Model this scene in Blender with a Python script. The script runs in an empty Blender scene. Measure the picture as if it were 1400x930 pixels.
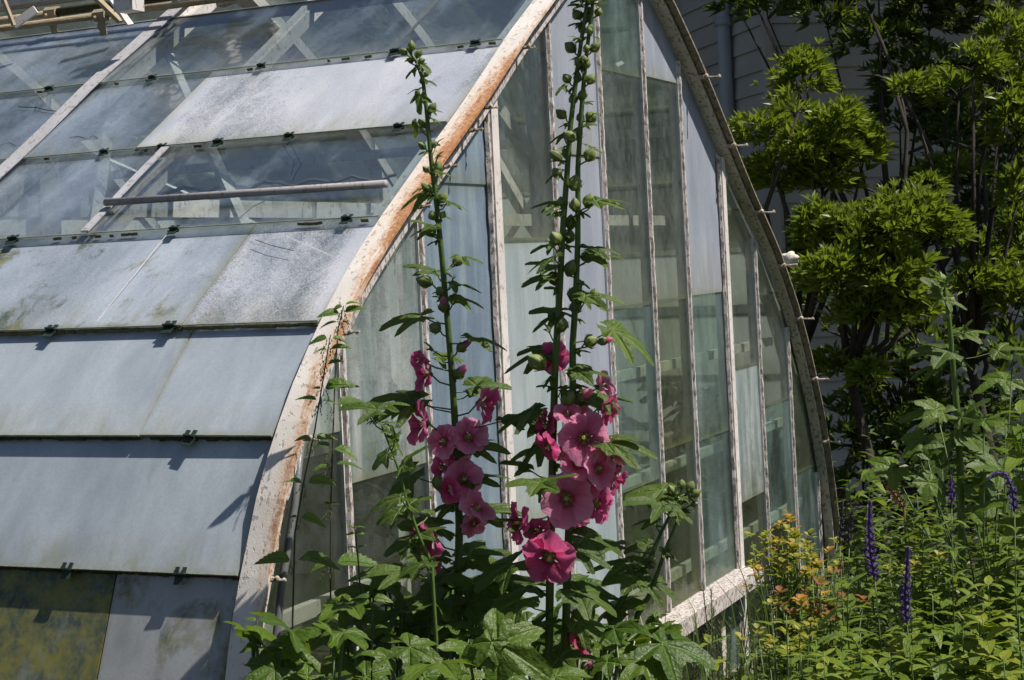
import bpy, math, random
from mathutils import Vector, Matrix, noise as mnoise
random.seed(11)
R = random.Random(5)
scene = bpy.context.scene
COL = scene.collection
rad = math.radians
V = Vector

# ------------------------------------------------------------------ camera
GZ = 1.5                                    # eye height above the ground
CAM = V((-2.2827, -1.5757, GZ))
FPX = 2286.27                               # focal length in px of a 1400 px wide picture
cv = V((0.90865373, 0.41728684, 0.01483553))
cr = V((0.41750448, -0.90745264, -0.04711394))
cu = V((0.00619749, -0.04900416, 0.99877935))
cam_data = bpy.data.cameras.new('camera')
cam_data.sensor_width = 36.0
cam_data.lens = FPX / 1400 * 36
cam_data.shift_y = -145.29 / 1400
cam_data.clip_start = 0.05
cam_data.clip_end = 500
cam = bpy.data.objects.new('camera', cam_data)
COL.objects.link(cam)
m = Matrix(((cr.x, cu.x, -cv.x, CAM.x), (cr.y, cu.y, -cv.y, CAM.y), (cr.z, cu.z, -cv.z, CAM.z), (0, 0, 0, 1)))
cam.matrix_world = m
scene.camera = cam

# ------------------------------------------------------------------ world and sun
SUN_EL, SUN_AZ = 59.0, 284.0                # azimuth counter-clockwise from +X
sd = V((math.cos(rad(SUN_EL)) * math.cos(rad(SUN_AZ)), math.cos(rad(SUN_EL)) * math.sin(rad(SUN_AZ)), math.sin(rad(SUN_EL))))
w = bpy.data.worlds.new('World')
scene.world = w
w.use_nodes = True
wn = w.node_tree.nodes
bg = wn['Background']
sky = wn.new('ShaderNodeTexSky')
sky.sky_type = 'NISHITA'
sky.sun_disc = False
sky.sun_elevation = rad(SUN_EL)
sky.sun_rotation = rad(90 - SUN_AZ)
w.node_tree.links.new(sky.outputs[0], bg.inputs[0])
bg.inputs[1].default_value = 0.052
ld = bpy.data.lights.new('sun', 'SUN')
ld.energy = 5.0
ld.angle = rad(0.53)
ld.color = (1.0, 0.93, 0.84)
lo = bpy.data.objects.new('sun', ld)
COL.objects.link(lo)
lo.location = (0, -6, 9)
lo.rotation_euler = sd.to_track_quat('Z', 'Y').to_euler()
scene.view_settings.view_transform = 'Standard'
scene.view_settings.look = 'None'
scene.view_settings.exposure = 0.42
scene.view_settings.gamma = 1.0
scene.render.engine = 'CYCLES'
scene.cycles.transparent_max_bounces = 32
scene.cycles.max_bounces = 8
scene.cycles.caustics_reflective = False
scene.cycles.caustics_refractive = False
scene.cycles.sample_clamp_indirect = 6.0


# ------------------------------------------------------------------ helpers
def ray(px, py):
    return cv + cr * ((px - 700) / FPX) - cu * ((py - 465 + 145.29) / FPX)


def P(px, py, d):
    """point at depth d seen at photograph pixel (px, py)"""
    return CAM + ray(px, py) * d


def PY(px, py, y):
    """point on the plane Y = y"""
    r = ray(px, py)
    return CAM + r * ((y - CAM.y) / r.y)


def ground_at(p):
    return V((p.x, p.y, 0))


class MB:
    def __init__(s):
        s.v = []; s.f = []; s.uv = {}; s.mi = []; s.cur = 0

    def add(s, verts, faces, uvs=None, mi=None):
        o = len(s.v)
        s.v += [tuple(q) for q in verts]
        for k, f in enumerate(faces):
            s.f.append(tuple(o + i for i in f))
            s.mi.append(s.cur if mi is None else mi)
            if uvs is not None:
                s.uv[len(s.f) - 1] = [uvs[i] for i in f]

    def box(s, c, size, rot=None):
        a, b, c2 = size[0] / 2, size[1] / 2, size[2] / 2
        vs = [V((x, y, z)) for x in (-a, a) for y in (-b, b) for z in (-c2, c2)]
        if rot is not None:
            vs = [rot @ q for q in vs]
        vs = [q + V(c) for q in vs]
        s.add(vs, [(0, 1, 3, 2), (4, 6, 7, 5), (0, 4, 5, 1), (2, 3, 7, 6), (0, 2, 6, 4), (1, 5, 7, 3)])

    def bar(s, a, b, wd, th, side=None):
        """rectangular bar from a to b, width wd along side, thickness th across"""
        a, b = V(a), V(b)
        t = (b - a).normalized()
        if side is None:
            side = V((0, 1, 0))
        side = (V(side) - t * V(side).dot(t)).normalized()
        n = t.cross(side)
        vs = []
        for q in (a, b):
            for i, j in ((-1, -1), (1, -1), (1, 1), (-1, 1)):
                vs.append(q + side * (wd / 2 * i) + n * (th / 2 * j))
        s.add(vs, [(0, 3, 2, 1), (4, 5, 6, 7), (0, 1, 5, 4), (1, 2, 6, 5), (2, 3, 7, 6), (3, 0, 4, 7)])

    def tube(s, pts, rs, n=6, cap=True):
        pts = [V(q) for q in pts]
        if not hasattr(rs, '__len__'):
            rs = [rs] * len(pts)
        ref = V((0.31, 0.53, 0.79))
        vs = []; uvs = []
        for i, q in enumerate(pts):
            t = (pts[min(i + 1, len(pts) - 1)] - pts[max(i - 1, 0)])
            t = t.normalized() if t.length > 1e-9 else V((0, 0, 1))
            if abs(t.dot(ref)) > .95:
                ref = V((0.8, -.5, .1))
            u = (ref - t * ref.dot(t)).normalized()
            w_ = t.cross(u)
            ref = u
            for k in range(n):
                a = 2 * math.pi * k / n
                vs.append(q + (u * math.cos(a) + w_ * math.sin(a)) * rs[i])
        fs = []
        for i in range(len(pts) - 1):
            for k in range(n):
                fs.append((i * n + k, i * n + (k + 1) % n, (i + 1) * n + (k + 1) % n, (i + 1) * n + k))
        if cap:
            fs.append(tuple(range(n - 1, -1, -1)))
            fs.append(tuple((len(pts) - 1) * n + k for k in range(n)))
        s.add(vs, fs)

    def ball(s, c, r, nu=7, nv=5, sc=(1, 1, 1), ax=None):
        c = V(c)
        rot = V(ax).to_track_quat('Z', 'Y').to_matrix() if ax is not None else Matrix.Identity(3)
        vs = [c + rot @ V((0, 0, -r * sc[2]))]
        for j in range(1, nv):
            ph = -math.pi / 2 + math.pi * j / nv
            for i in range(nu):
                th = 2 * math.pi * i / nu
                vs.append(c + rot @ V((r * sc[0] * math.cos(ph) * math.cos(th), r * sc[1] * math.cos(ph) * math.sin(th), r * sc[2] * math.sin(ph))))
        vs.append(c + rot @ V((0, 0, r * sc[2])))
        fs = [(0, 1 + (i + 1) % nu, 1 + i) for i in range(nu)]
        for j in range(nv - 2):
            for i in range(nu):
                a = 1 + j * nu + i; b = 1 + j * nu + (i + 1) % nu
                fs.append((a, b, b + nu, a + nu))
        L = len(vs) - 1
        fs += [(L, 1 + (nv - 2) * nu + i, 1 + (nv - 2) * nu + (i + 1) % nu) for i in range(nu)]
        s.add(vs, fs)

    def mesh(s, name, mats, smooth=False):
        me = bpy.data.meshes.new(name)
        me.from_pydata(s.v, [], s.f)
        if not isinstance(mats, (list, tuple)):
            mats = [mats]
        for mm in mats:
            me.materials.append(mm)
        if len(mats) > 1:
            me.polygons.foreach_set('material_index', s.mi)
        if s.uv:
            ul = me.uv_layers.new(name='UVMap')
            data = [0.0] * (2 * len(me.loops))
            for pi, p in enumerate(me.polygons):
                if pi in s.uv:
                    for k, li in enumerate(p.loop_indices):
                        data[2 * li], data[2 * li + 1] = s.uv[pi][k]
            ul.data.foreach_set('uv', data)
        if smooth:
            me.polygons.foreach_set('use_smooth', [True] * len(me.polygons))
        me.update()
        return me

    def build(s, name, mats, parent=None, smooth=False, mw=None):
        return link(name, s.mesh(name, mats, smooth), parent, mw)


def link(name, me, parent=None, mw=None):
    o = bpy.data.objects.new(name, me)
    COL.objects.link(o)
    if parent is not None:
        o.parent = parent
        base = parent
        off = V((0, 0, 0))
        while base is not None:
            off = off + base.location if base.type == 'EMPTY' else off
            base = base.parent
        if mw is None:
            o.location = -off
        else:
            o.matrix_basis = Matrix.Translation(-off) @ mw
    elif mw is not None:
        o.matrix_basis = mw
    return o


def thing(name, label, cat, loc=(0, 0, 0), group=None):
    o = bpy.data.objects.new(name, None)
    o.empty_display_size = .1
    COL.objects.link(o)
    o.location = loc
    o['label'] = label; o['category'] = cat
    if group: o['group'] = group
    return o


def tag(o, label, cat, group=None, kind=None):
    if kind != 'structure':
        o['label'] = label; o['category'] = cat
    else:
        o['label'] = label
    if group: o['group'] = group
    if kind: o['kind'] = kind
    return o


def frame(loc, d, n, s=1.0):
    """matrix whose local Y runs along d and local Z near n"""
    y = V(d).normalized()
    z = V(n) - y * V(n).dot(y)
    z = z.normalized() if z.length > 1e-6 else y.orthogonal().normalized()
    x = y.cross(z)
    if not hasattr(s, '__len__'): s = (s, s, s)
    return Matrix(((x.x * s[0], y.x * s[1], z.x * s[2], loc[0]), (x.y * s[0], y.y * s[1], z.y * s[2], loc[1]),
                   (x.z * s[0], y.z * s[1], z.z * s[2], loc[2]), (0, 0, 0, 1)))


def fr_z(loc, zdir, s=1.0, spin=0.0):
    q = V(zdir).to_track_quat('Z', 'Y').to_matrix().to_4x4()
    return Matrix.Translation(loc) @ q @ Matrix.Rotation(spin, 4, 'Z') @ Matrix.Scale(s, 4)


# ------------------------------------------------------------------ materials
class NT:
    def __init__(s, name):
        s.m = bpy.data.materials.new(name)
        s.m.use_nodes = True
        s.t = s.m.node_tree
        s.t.nodes.clear()
        s.out = s.n('ShaderNodeOutputMaterial')

    def n(s, ty, **kw):
        nd = s.t.nodes.new(ty)
        for k, v in kw.items():
            setattr(nd, k, v)
        return nd

    def l(s, a, b):
        s.t.links.new(a, b)

    def set(s, sock, val):
        if isinstance(val, bpy.types.NodeSocket):
            s.l(val, sock)
        elif hasattr(val, '__len__') and len(val) == 3 and sock.type == 'RGBA':
            sock.default_value = (*val, 1)
        else:
            sock.default_value = val

    def math(s, op, a, b=0.0, c=None, clamp=False):
        nd = s.n('ShaderNodeMath', operation=op, use_clamp=clamp)
        s.set(nd.inputs[0], a); s.set(nd.inputs[1], b)
        if c is not None: s.set(nd.inputs[2], c)
        return nd.outputs[0]

    def coord(s, kind='Object'):
        return s.n('ShaderNodeTexCoord').outputs[kind]

    def pos(s):
        return s.n('ShaderNodeNewGeometry').outputs['Position']

    def vscale(s, vec, sc, loc=(0, 0, 0), rot=(0, 0, 0)):
        nd = s.n('ShaderNodeMapping')
        s.l(vec, nd.inputs[0])
        nd.inputs[1].default_value = loc
        nd.inputs[2].default_value = rot
        nd.inputs[3].default_value = sc
        return nd.outputs[0]

    def noise(s, vec, scale, detail=4, rough=.55, dist=0.0, out='Fac'):
        nd = s.n('ShaderNodeTexNoise')
        if vec is not None: s.l(vec, nd.inputs['Vector'])
        nd.inputs['Scale'].default_value = scale
        nd.inputs['Detail'].default_value = detail
        nd.inputs['Roughness'].default_value = rough
        nd.inputs['Distortion'].default_value = dist
        return nd.outputs[out]

    def ramp(s, fac, *stops, mode='LINEAR'):
        nd = s.n('ShaderNodeValToRGB')
        nd.color_ramp.interpolation = mode
        e = nd.color_ramp.elements
        while len(e) < len(stops): e.new(.5)
        for i, (p, c) in enumerate(stops):
            e[i].position = p
            e[i].color = (c, c, c, 1) if not hasattr(c, '__len__') else (*c, 1)
        s.l(fac, nd.inputs[0])
        return nd.outputs[0]

    def mix(s, fac, a, b, mode='MIX'):
        nd = s.n('ShaderNodeMix', data_type='RGBA', blend_type=mode)
        s.set(nd.inputs[0], fac); s.set(nd.inputs[6], a); s.set(nd.inputs[7], b)
        return nd.outputs[2]

    def sh(s, fac, a, b):
        nd = s.n('ShaderNodeMixShader')
        s.set(nd.inputs[0], fac); s.l(a, nd.inputs[1]); s.l(b, nd.inputs[2])
        return nd.outputs[0]

    def bump(s, h, strength=.3, dist=.01):
        nd = s.n('ShaderNodeBump')
        nd.inputs['Strength'].default_value = strength
        nd.inputs['Distance'].default_value = dist
        s.l(h, nd.inputs['Height'])
        return nd.outputs[0]

    def prin(s, color, rough=.7, normal=None, metallic=0.0, spec=.5):
        nd = s.n('ShaderNodeBsdfPrincipled')
        s.set(nd.inputs['Base Color'], color); s.set(nd.inputs['Roughness'], rough)
        nd.inputs['Metallic'].default_value = metallic
        nd.inputs['Specular IOR Level'].default_value = spec
        if normal is not None: s.l(normal, nd.inputs['Normal'])
        return nd.outputs[0]

    def done(s, sh):
        s.l(sh, s.out.inputs[0])
        return s.m


def mat_simple(name, color, rough=.8, var=.25, scale=20, bump=.2, color2=None, metallic=0.0, spec=.4):
    t = NT(name); p = t.pos()
    n1 = t.noise(p, scale); n2 = t.noise(p, scale * 7, 3)
    c2 = color2 or tuple(x * (1 - var) for x in color)
    col = t.mix(t.ramp(n1, (.35, 0.0), (.65, 1.0)), color, c2)
    col = t.mix(t.math('MULTIPLY', n2, .35), col, tuple(x * .6 for x in color))
    return t.done(t.prin(col, rough, t.bump(n2, bump, .004), metallic, spec))


def mat_paint(name, base=(.74, .70, .66), chips=.5, rust=None, scale=1.0, dirt=(.16, .14, .09)):
    """weathered white paint with flaked grey-brown spots"""
    t = NT(name); p = t.pos()
    n1 = t.noise(p, 9 * scale, 5, .6); n2 = t.noise(t.vscale(p, (1, 1, .45)), 95 * scale, 4, .65); n3 = t.noise(p, 330, 2)
    col = t.mix(t.ramp(n1, (.3, 0), (.7, 1)), base, tuple(x * .8 for x in base))
    fl = t.ramp(n2, (.62 - .1 * chips, 0), (.66 - .1 * chips, 1))
    col = t.mix(t.math('MULTIPLY', fl, .3 + .6 * chips), col, dirt)
    sp = t.ramp(t.noise(p, 24, 4, .7), (.56, 0), (.72, .7))
    col = t.mix(t.math('MULTIPLY', sp, .5), col, (.42, .36, .27))
    h = t.math('SUBTRACT', t.math('MULTIPLY', n3, .4), t.math('MULTIPLY', fl, 1.0))
    if rust:
        col = rust(t, p, col)
    return t.done(t.prin(col, .62, t.bump(h, .55, .002), 0, .35))


def rust_arch(t, p, col):
    s = t.n('ShaderNodeSeparateXYZ'); t.l(p, s.inputs[0])
    z = s.outputs[2]
    # two zones of rust along the bar, heavier towards the outer edge
    a = t.ramp(t.math('DIVIDE', z, 3.0), (.30, .40), (.36, .58), (.44, .62), (.475, .5), (.50, .62), (.535, .95), (.60, 1.0), (.645, .75), (.665, .35), (.72, .2))
    yy = t.math('MULTIPLY_ADD', s.outputs[1], -16.0, .1, clamp=True)     # -0.055 -> 1
    n = t.noise(t.vscale(p, (1, 6, 1)), 11, 6, .68, .3)
    n2 = t.noise(p, 120, 4, .7)
    f = t.math('ADD', t.math('MULTIPLY', a, .40), t.math('MULTIPLY', n, .65))
    f = t.math('ADD', f, t.math('MULTIPLY', t.math('SUBTRACT', yy, .55), .42))
    f = t.math('ADD', f, t.math('MULTIPLY', t.math('SUBTRACT', n2, .5), .35))
    k = t.ramp(f, (.62, 0), (.80, 1))
    rc = t.mix(t.ramp(n2, (.35, 0), (.65, 1)), (.50, .24, .085), (.24, .085, .03))
    stain = t.ramp(f, (.48, 0), (.72, 1))
    col = t.mix(t.math('MULTIPLY', stain, .5), col, (.62, .42, .24))
    return t.mix(t.math('MULTIPLY', k, .9), col, rc)


def mat_glass(name, base=.5, lo=.35, hi=.65, dcol=(.50, .53, .56), d2=(.30, .34, .38), streak=(1, 1, 1), rot=0.0, scale=5.0,
              moss=0.0, edge=.6, speck=.0, tint=(.90, .94, .93), gloss=.10, floor=0.0, seed=0.0, transl=.45, mosscol=(.27, .25, .04), wash=0.0):
    """old greenhouse glass: clear glass, blotched with lime film, dust, algae along the bottom edge"""
    t = NT(name)
    uvn = t.n('ShaderNodeUVMap', uv_map='UVMap').outputs[0]         # 0..1 across the pane, v = 0 at the bottom edge
    oi = t.n('ShaderNodeObjectInfo')
    geo = t.n('ShaderNodeNewGeometry')
    p = t.pos()
    off = t.n('ShaderNodeVectorMath', operation='ADD')
    t.l(p, off.inputs[0])
    cmb = t.n('ShaderNodeCombineXYZ'); t.l(t.math('MULTIPLY_ADD', oi.outputs['Random'], 31.0, seed), cmb.inputs[0]); t.l(t.math('MULTIPLY', oi.outputs['Random'], 17.0), cmb.inputs[2])
    t.l(cmb.outputs[0], off.inputs[1])
    q = t.vscale(off.outputs[0], streak, rot=(rot, 0, 0))
    n1 = t.noise(q, scale * .62, 4, .5, .35)
    n2 = t.noise(t.vscale(off.outputs[0], (1, 1.6, 1), rot=(.5, 0, 0)), scale * 5.5, 6, .75, .5)
    fine = t.noise(p, 260, 3, .7)
    f = t.math('ADD', t.math('ADD', t.math('MULTIPLY', n1, .72), t.math('MULTIPLY', n2, .28)), t.math('MULTIPLY', t.math('SUBTRACT', fine, .5), .22))
    m_ = t.ramp(f, (lo, floor), (hi, base))
    sep = t.n('ShaderNodeSeparateXYZ'); t.l(uvn, sep.inputs[0])
    u, v = sep.outputs[0], sep.outputs[1]
    # dirt gathers along the edges of the pane
    eb0 = t.math('SUBTRACT', 1.0, t.math('MULTIPLY', v, 16.0), clamp=True)
    # grime creeps up from the bottom edge in uneven tongues
    tong = t.noise(t.vscale(off.outputs[0], (3, 12, 3) if streak[0] <= 1 else (12, 1, 2)), 1.6, 5, .7)
    eb1 = t.math('MULTIPLY', t.math('SUBTRACT', 1.0, t.math('MULTIPLY', v, 3.2), clamp=True), t.ramp(tong, (.38, 0), (.62, 1)))
    eb = t.math('MAXIMUM', eb0, eb1)
    et = t.math('SUBTRACT', 1.0, t.math('MULTIPLY', t.math('SUBTRACT', 1.0, v), 22.0), clamp=True)
    eu = t.math('SUBTRACT', 1.0, t.math('MULTIPLY', t.math('MINIMUM', u, t.math('SUBTRACT', 1.0, u)), 30.0), clamp=True)
    ed = t.math('MAXIMUM', t.math('MAXIMUM', eb, t.math('MULTIPLY', et, .7)), t.math('MULTIPLY', eu, .7))
    ed = t.math('MULTIPLY', ed, t.math('MULTIPLY_ADD', n2, 1.9, -.15), clamp=True)
    m_ = t.math('MAXIMUM', m_, t.math('MULTIPLY', ed, edge))
    m_ = t.math('ADD', m_, t.math('MULTIPLY', t.math('SUBTRACT', fine, .5), speck), clamp=True)
    col = t.mix(t.ramp(t.math('ADD', t.math('MULTIPLY', t.noise(q, scale * 1.1, 5, .6, .3), .8), t.math('MULTIPLY', fine, .2)), (.3, 0), (.7, 1)), dcol, d2)
    col = t.mix(t.math('MULTIPLY', t.ramp(t.noise(p, 170, 4, .75), (.42, 0), (.68, 1)), .22), col, tuple(x * .6 for x in d2))
    # thin run marks down the pane
    rm = t.ramp(t.noise(t.vscale(off.outputs[0], (14, 30, 14) if streak[0] <= 1 else (60, 1, 3)), 1.0 if streak[0] > 1 else .35, 3, .6), (.60, 0), (.74, 1))
    col = t.mix(t.math('MULTIPLY', rm, .30), col, tuple(x * .55 for x in d2))
    if wash:
        # whitewash that has run: pale drips
        ws = t.ramp(t.noise(t.vscale(off.outputs[0], (9, 9, .8)), 2.6, 4, .6), (.45, 0), (.62, 1))
        col = t.mix(t.math('MULTIPLY', ws, wash), col, tuple(min(.8, x * 1.5) for x in dcol))
    col = t.mix(t.math('MULTIPLY', ed, .55), col, mosscol)
    if moss:
        mo = t.ramp(t.math('ADD', t.noise(off.outputs[0], 7, 6, .7, .4), t.math('MULTIPLY', eb, .10)), (.56 - moss * .22, 0), (.66 - moss * .14, 1))
        mc = t.mix(t.ramp(t.noise(p, 16, 5, .7), (.40, 0), (.6, 1)), mosscol, (.04, .075, .06))
        mc = t.mix(t.ramp(t.noise(p, 70, 4, .7), (.50, 0), (.72, .7)), mc, (.25, .26, .16))
        col = t.mix(t.math('MULTIPLY', mo, .85), col, mc)
        m_ = t.math('MAXIMUM', m_, t.math('MULTIPLY', mo, .93))
    bn = t.bump(fine, .25, .0006)
    dif = t.n('ShaderNodeBsdfDiffuse'); t.set(dif.inputs[0], col); t.l(bn, dif.inputs['Normal'])
    tl = t.n('ShaderNodeBsdfTranslucent'); t.set(tl.inputs[0], col)
    dirt = t.sh(transl, dif.outputs[0], tl.outputs[0])
    tr = t.n('ShaderNodeBsdfTransparent'); tr.inputs[0].default_value = (*tint, 1)
    body = t.sh(m_, tr.outputs[0], dirt)
    gl = t.n('ShaderNodeBsdfGlossy'); gl.inputs[0].default_value = (.9, .93, .97, 1); gl.inputs['Roughness'].default_value = gloss + .08
    wav = t.bump(t.noise(p, 7.0, 3), .5, .02); t.l(wav, gl.inputs['Normal'])
    fr = t.n('ShaderNodeFresnel'); fr.inputs[0].default_value = 1.42
    fac = t.math('MULTIPLY', fr.outputs[0], t.math('SUBTRACT', .36, t.math('MULTIPLY', m_, .26)))
    return t.done(t.sh(fac, body, gl.outputs[0]))


def mat_leaf(name, c1, c2, transl=.38, rough=.42, vein=(.16, .24, .05), spec=.5, holes=False, uvveins=True):
    t = NT(name)
    oi = t.n('ShaderNodeObjectInfo')
    p = t.pos()
    n1 = t.noise(p, 28, 4)
    rnd = t.math('ADD', t.math('MULTIPLY', oi.outputs['Random'], .6), t.math('MULTIPLY', n1, .4))
    col = t.mix(rnd, c1, c2)
    h = n1
    if uvveins:
        uv = t.n('ShaderNodeUVMap', uv_map='UVMap').outputs[0]
        sp = t.n('ShaderNodeSeparateXYZ'); t.l(uv, sp.inputs[0])
        vf = t.ramp(sp.outputs[0], (.0, 1), (.10, 0))           # u = 0 on a vein
        col = t.mix(t.math('MULTIPLY', vf, .55), col, vein)
        h = t.math('ADD', t.math('MULTIPLY', vf, -1.4), t.math('MULTIPLY', t.noise(p, 130, 3), 1.8))
        spots = t.ramp(t.noise(p, 210, 2), (.70, 0), (.76, 1))
        col = t.mix(t.math('MULTIPLY', spots, .45), col, (.12, .09, .02))
    nb = t.bump(h, .6, .003)
    pr = t.prin(col, rough, nb, 0, spec)
    tl = t.n('ShaderNodeBsdfTranslucent')
    tc = t.mix(.5, col, (.30, .42, .03), 'MIX')
    t.set(tl.inputs[0], tc)
    return t.done(t.sh(transl, pr, tl.outputs[0]))


def mat_petal(name, c_in, c_mid, c_out, throat=(.55, .50, .08)):
    t = NT(name)
    uv = t.n('ShaderNodeUVMap', uv_map='UVMap').outputs[0]
    sp = t.n('ShaderNodeSeparateXYZ'); t.l(uv, sp.inputs[0])
    u, v = sp.outputs[0], sp.outputs[1]
    col = t.ramp(v, (0.0, throat), (.16, throat), (.24, c_in), (.40, c_mid), (.85, c_out), (1.0, tuple(min(1, x * 1.25 + .03) for x in c_out)))
    st = t.noise(t.vscale(uv, (46, 1.2, 1)), 1.0, 3, .6)
    col = t.mix(t.math('MULTIPLY', t.ramp(st, (.42, 0), (.62, 1)), .35), col, tuple(min(1, x * 1.5 + .05) for x in c_out))
    nb = t.bump(t.math('ADD', st, t.math('MULTIPLY', t.noise(t.vscale(uv, (9, 5, 1)), 1.0, 3), 1.3)), .7, .004)
    pr = t.prin(col, .55, nb, 0, .25)
    tl = t.n('ShaderNodeBsdfTranslucent'); t.set(tl.inputs[0], col)
    return t.done(t.sh(.56, pr, tl.outputs[0]))


UP = V((0, 0, 1))
M = {}
INDOOR = []
M['arch'] = mat_paint('arch_paint', (.72, .68, .64), .3, rust_arch, .8)
M['strip'] = mat_paint('rafter_strip_paint', (.42, .42, .45), .45, None, 1.0)
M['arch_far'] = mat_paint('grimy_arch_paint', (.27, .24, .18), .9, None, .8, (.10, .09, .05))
M['white'] = mat_paint('white_paint', (.70, .66, .64), .35)
M['putty'] = mat_paint('cracked_putty', (.60, .55, .54), 1.0, None, 1.3, (.20, .17, .14))
M['inner'] = mat_paint('inner_paint', (.78, .77, .74), .3, None, .7)
M['inner_rust'] = mat_paint('inner_rail_paint', (.36, .35, .36), .5, None, 1.0, (.28, .13, .06))
M['dirty'] = mat_simple('grimy_steel', (.20, .18, .12), .75, .4, 14, .5, (.10, .095, .06))
M['bead'] = mat_paint('bead_paint', (.66, .62, .54), .8, None, 1.0, (.20, .17, .08))
M['clip'] = mat_simple('verdigris_clip', (.035, .065, .05), .5, .5, 60, .4, (.012, .018, .014), .3)
M['rod'] = mat_simple('lichened_rod', (.36, .27, .15), .85, .4, 40, .9, (.42, .36, .26))
M['alga'] = mat_simple('algae', (.075, .07, .025), .95, .5, 60, 1.0, (.025, .028, .012))  # near-black, with the shadow under the lower laps painted in
M['alga_pale'] = mat_simple('pale_algae', (.20, .18, .09), .95, .5, 60, 1.0, (.10, .085, .03))
M['glass_edge'] = mat_simple('glass_edge', (.30, .36, .33), .4, .4, 40, .4, (.22, .22, .14))
M['bolt'] = mat_simple('painted_bolt', (.70, .66, .58), .6, .3, 60, .8, (.30, .16, .07))
M['pipe'] = mat_simple('grey_pipe', (.22, .23, .24), .35, .2, 30, .1, None, .3)
M['siding'] = mat_simple('siding_paint', (.50, .485, .45), .7, .12, 3, .3, (.41, .40, .375))
M['drain'] = mat_simple('drainpipe_paint', (.40, .43, .48), .5, .12, 8, .1)
M['eave'] = mat_simple('eave_boards', (.30, .30, .28), .8, .2, 5, .3)
M['shingle'] = mat_simple('roof_shingle', (.09, .085, .08), .9, .4, 9, .5)
M['soil'] = mat_simple('soil', (.05, .038, .025), .95, .4, 8, 1.0, (.028, .035, .012))
M['wood'] = mat_simple('bench_wood', (.18, .14, .09), .85, .3, 12, .5)
M['base'] = mat_simple('base_wall_render', (.26, .27, .21), .9, .4, 7, .7, (.11, .13, .07))
M['bark'] = mat_simple('bark', (.06, .048, .036), .95, .4, 30, 1.2, (.03, .026, .02))
M['stem'] = mat_leaf('stem_green', (.10, .17, .03), (.055, .10, .022), .1, .5, uvveins=False)
M['stem_dark'] = mat_leaf('stem_dark', (.035, .045, .02), (.055, .06, .02), .05, .6, uvveins=False)
M['holly'] = mat_leaf('hollyhock_leaf', (.085, .14, .016), (.032, .068, .011), .34, .52, (.20, .28, .07), .35)
M['bigleaf'] = mat_leaf('broad_leaf', (.10, .165, .012), (.030, .075, .009), .34, .45, (.15, .24, .04), .4)
M['bud'] = mat_leaf('bud_green', (.22, .27, .085), (.13, .18, .05), .15, .6, uvveins=False)
M['nettle'] = mat_leaf('nettle_leaf', (.11, .19, .025), (.05, .11, .016), .38, .5, (.03, .06, .01))
M['tassel'] = mat_leaf('nettle_tassel', (.17, .20, .07), (.11, .13, .05), .2, .8, uvveins=False)
M['lance'] = mat_leaf('lance_leaf', (.18, .25, .022), (.06, .12, .014), .38, .45, (.2, .28, .06))
M['lance_y'] = mat_leaf('yellow_green_leaf', (.28, .31, .025), (.14, .20, .02), .42, .5, (.25, .30, .06))
M['needle'] = mat_leaf('rosemary_needle', (.06, .11, .03), (.03, .062, .018), .2, .5, uvveins=False)
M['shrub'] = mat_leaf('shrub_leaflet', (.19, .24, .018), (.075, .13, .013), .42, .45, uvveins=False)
M['shade'] = mat_leaf('shaded_leaflet', (.06, .10, .015), (.03, .06, .01), .35, .45, uvveins=False)  # leaflet green darkened for foliage that stands in shade
M['grass'] = mat_leaf('grass_blade', (.10, .16, .03), (.06, .11, .02), .35, .5, uvveins=False)
M['dry'] = mat_simple('dry_seed_head', (.30, .19, .11), .9, .4, 60, .6)
M['petal'] = mat_petal('petal_pink', (.52, .012, .10), (.82, .14, .33), (.90, .34, .53))
M['petal_shaded'] = mat_petal('petal_pink_shaded', (.34, .008, .06), (.62, .05, .20), (.72, .13, .32))  # the same pink darkened for flowers that stand in shade
M['stamen'] = mat_simple('stamen', (.72, .62, .22), .7, .2, 90, .4)
M['spike'] = mat_simple('speedwell_flower', (.11, .055, .26), .7, .4, 150, 1.0, (.22, .13, .42))
M['spike_fade'] = mat_simple('faded_speedwell', (.12, .09, .17), .8, .4, 150, 1.0, (.10, .11, .06))
M['bract_y'] = mat_leaf('yellow_bract', (.34, .27, .03), (.20, .24, .03), .35, .55, uvveins=False)
M['bract_o'] = mat_leaf('orange_bract', (.46, .19, .03), (.38, .27, .035), .35, .55, uvveins=False)
M['bract_r'] = mat_leaf('russet_bract', (.24, .055, .025), (.20, .10, .03), .3, .6, uvveins=False)
M['cloth'] = mat_simple('white_cloth', (.68, .64, .56), .9, .15, 30, .8)

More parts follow.
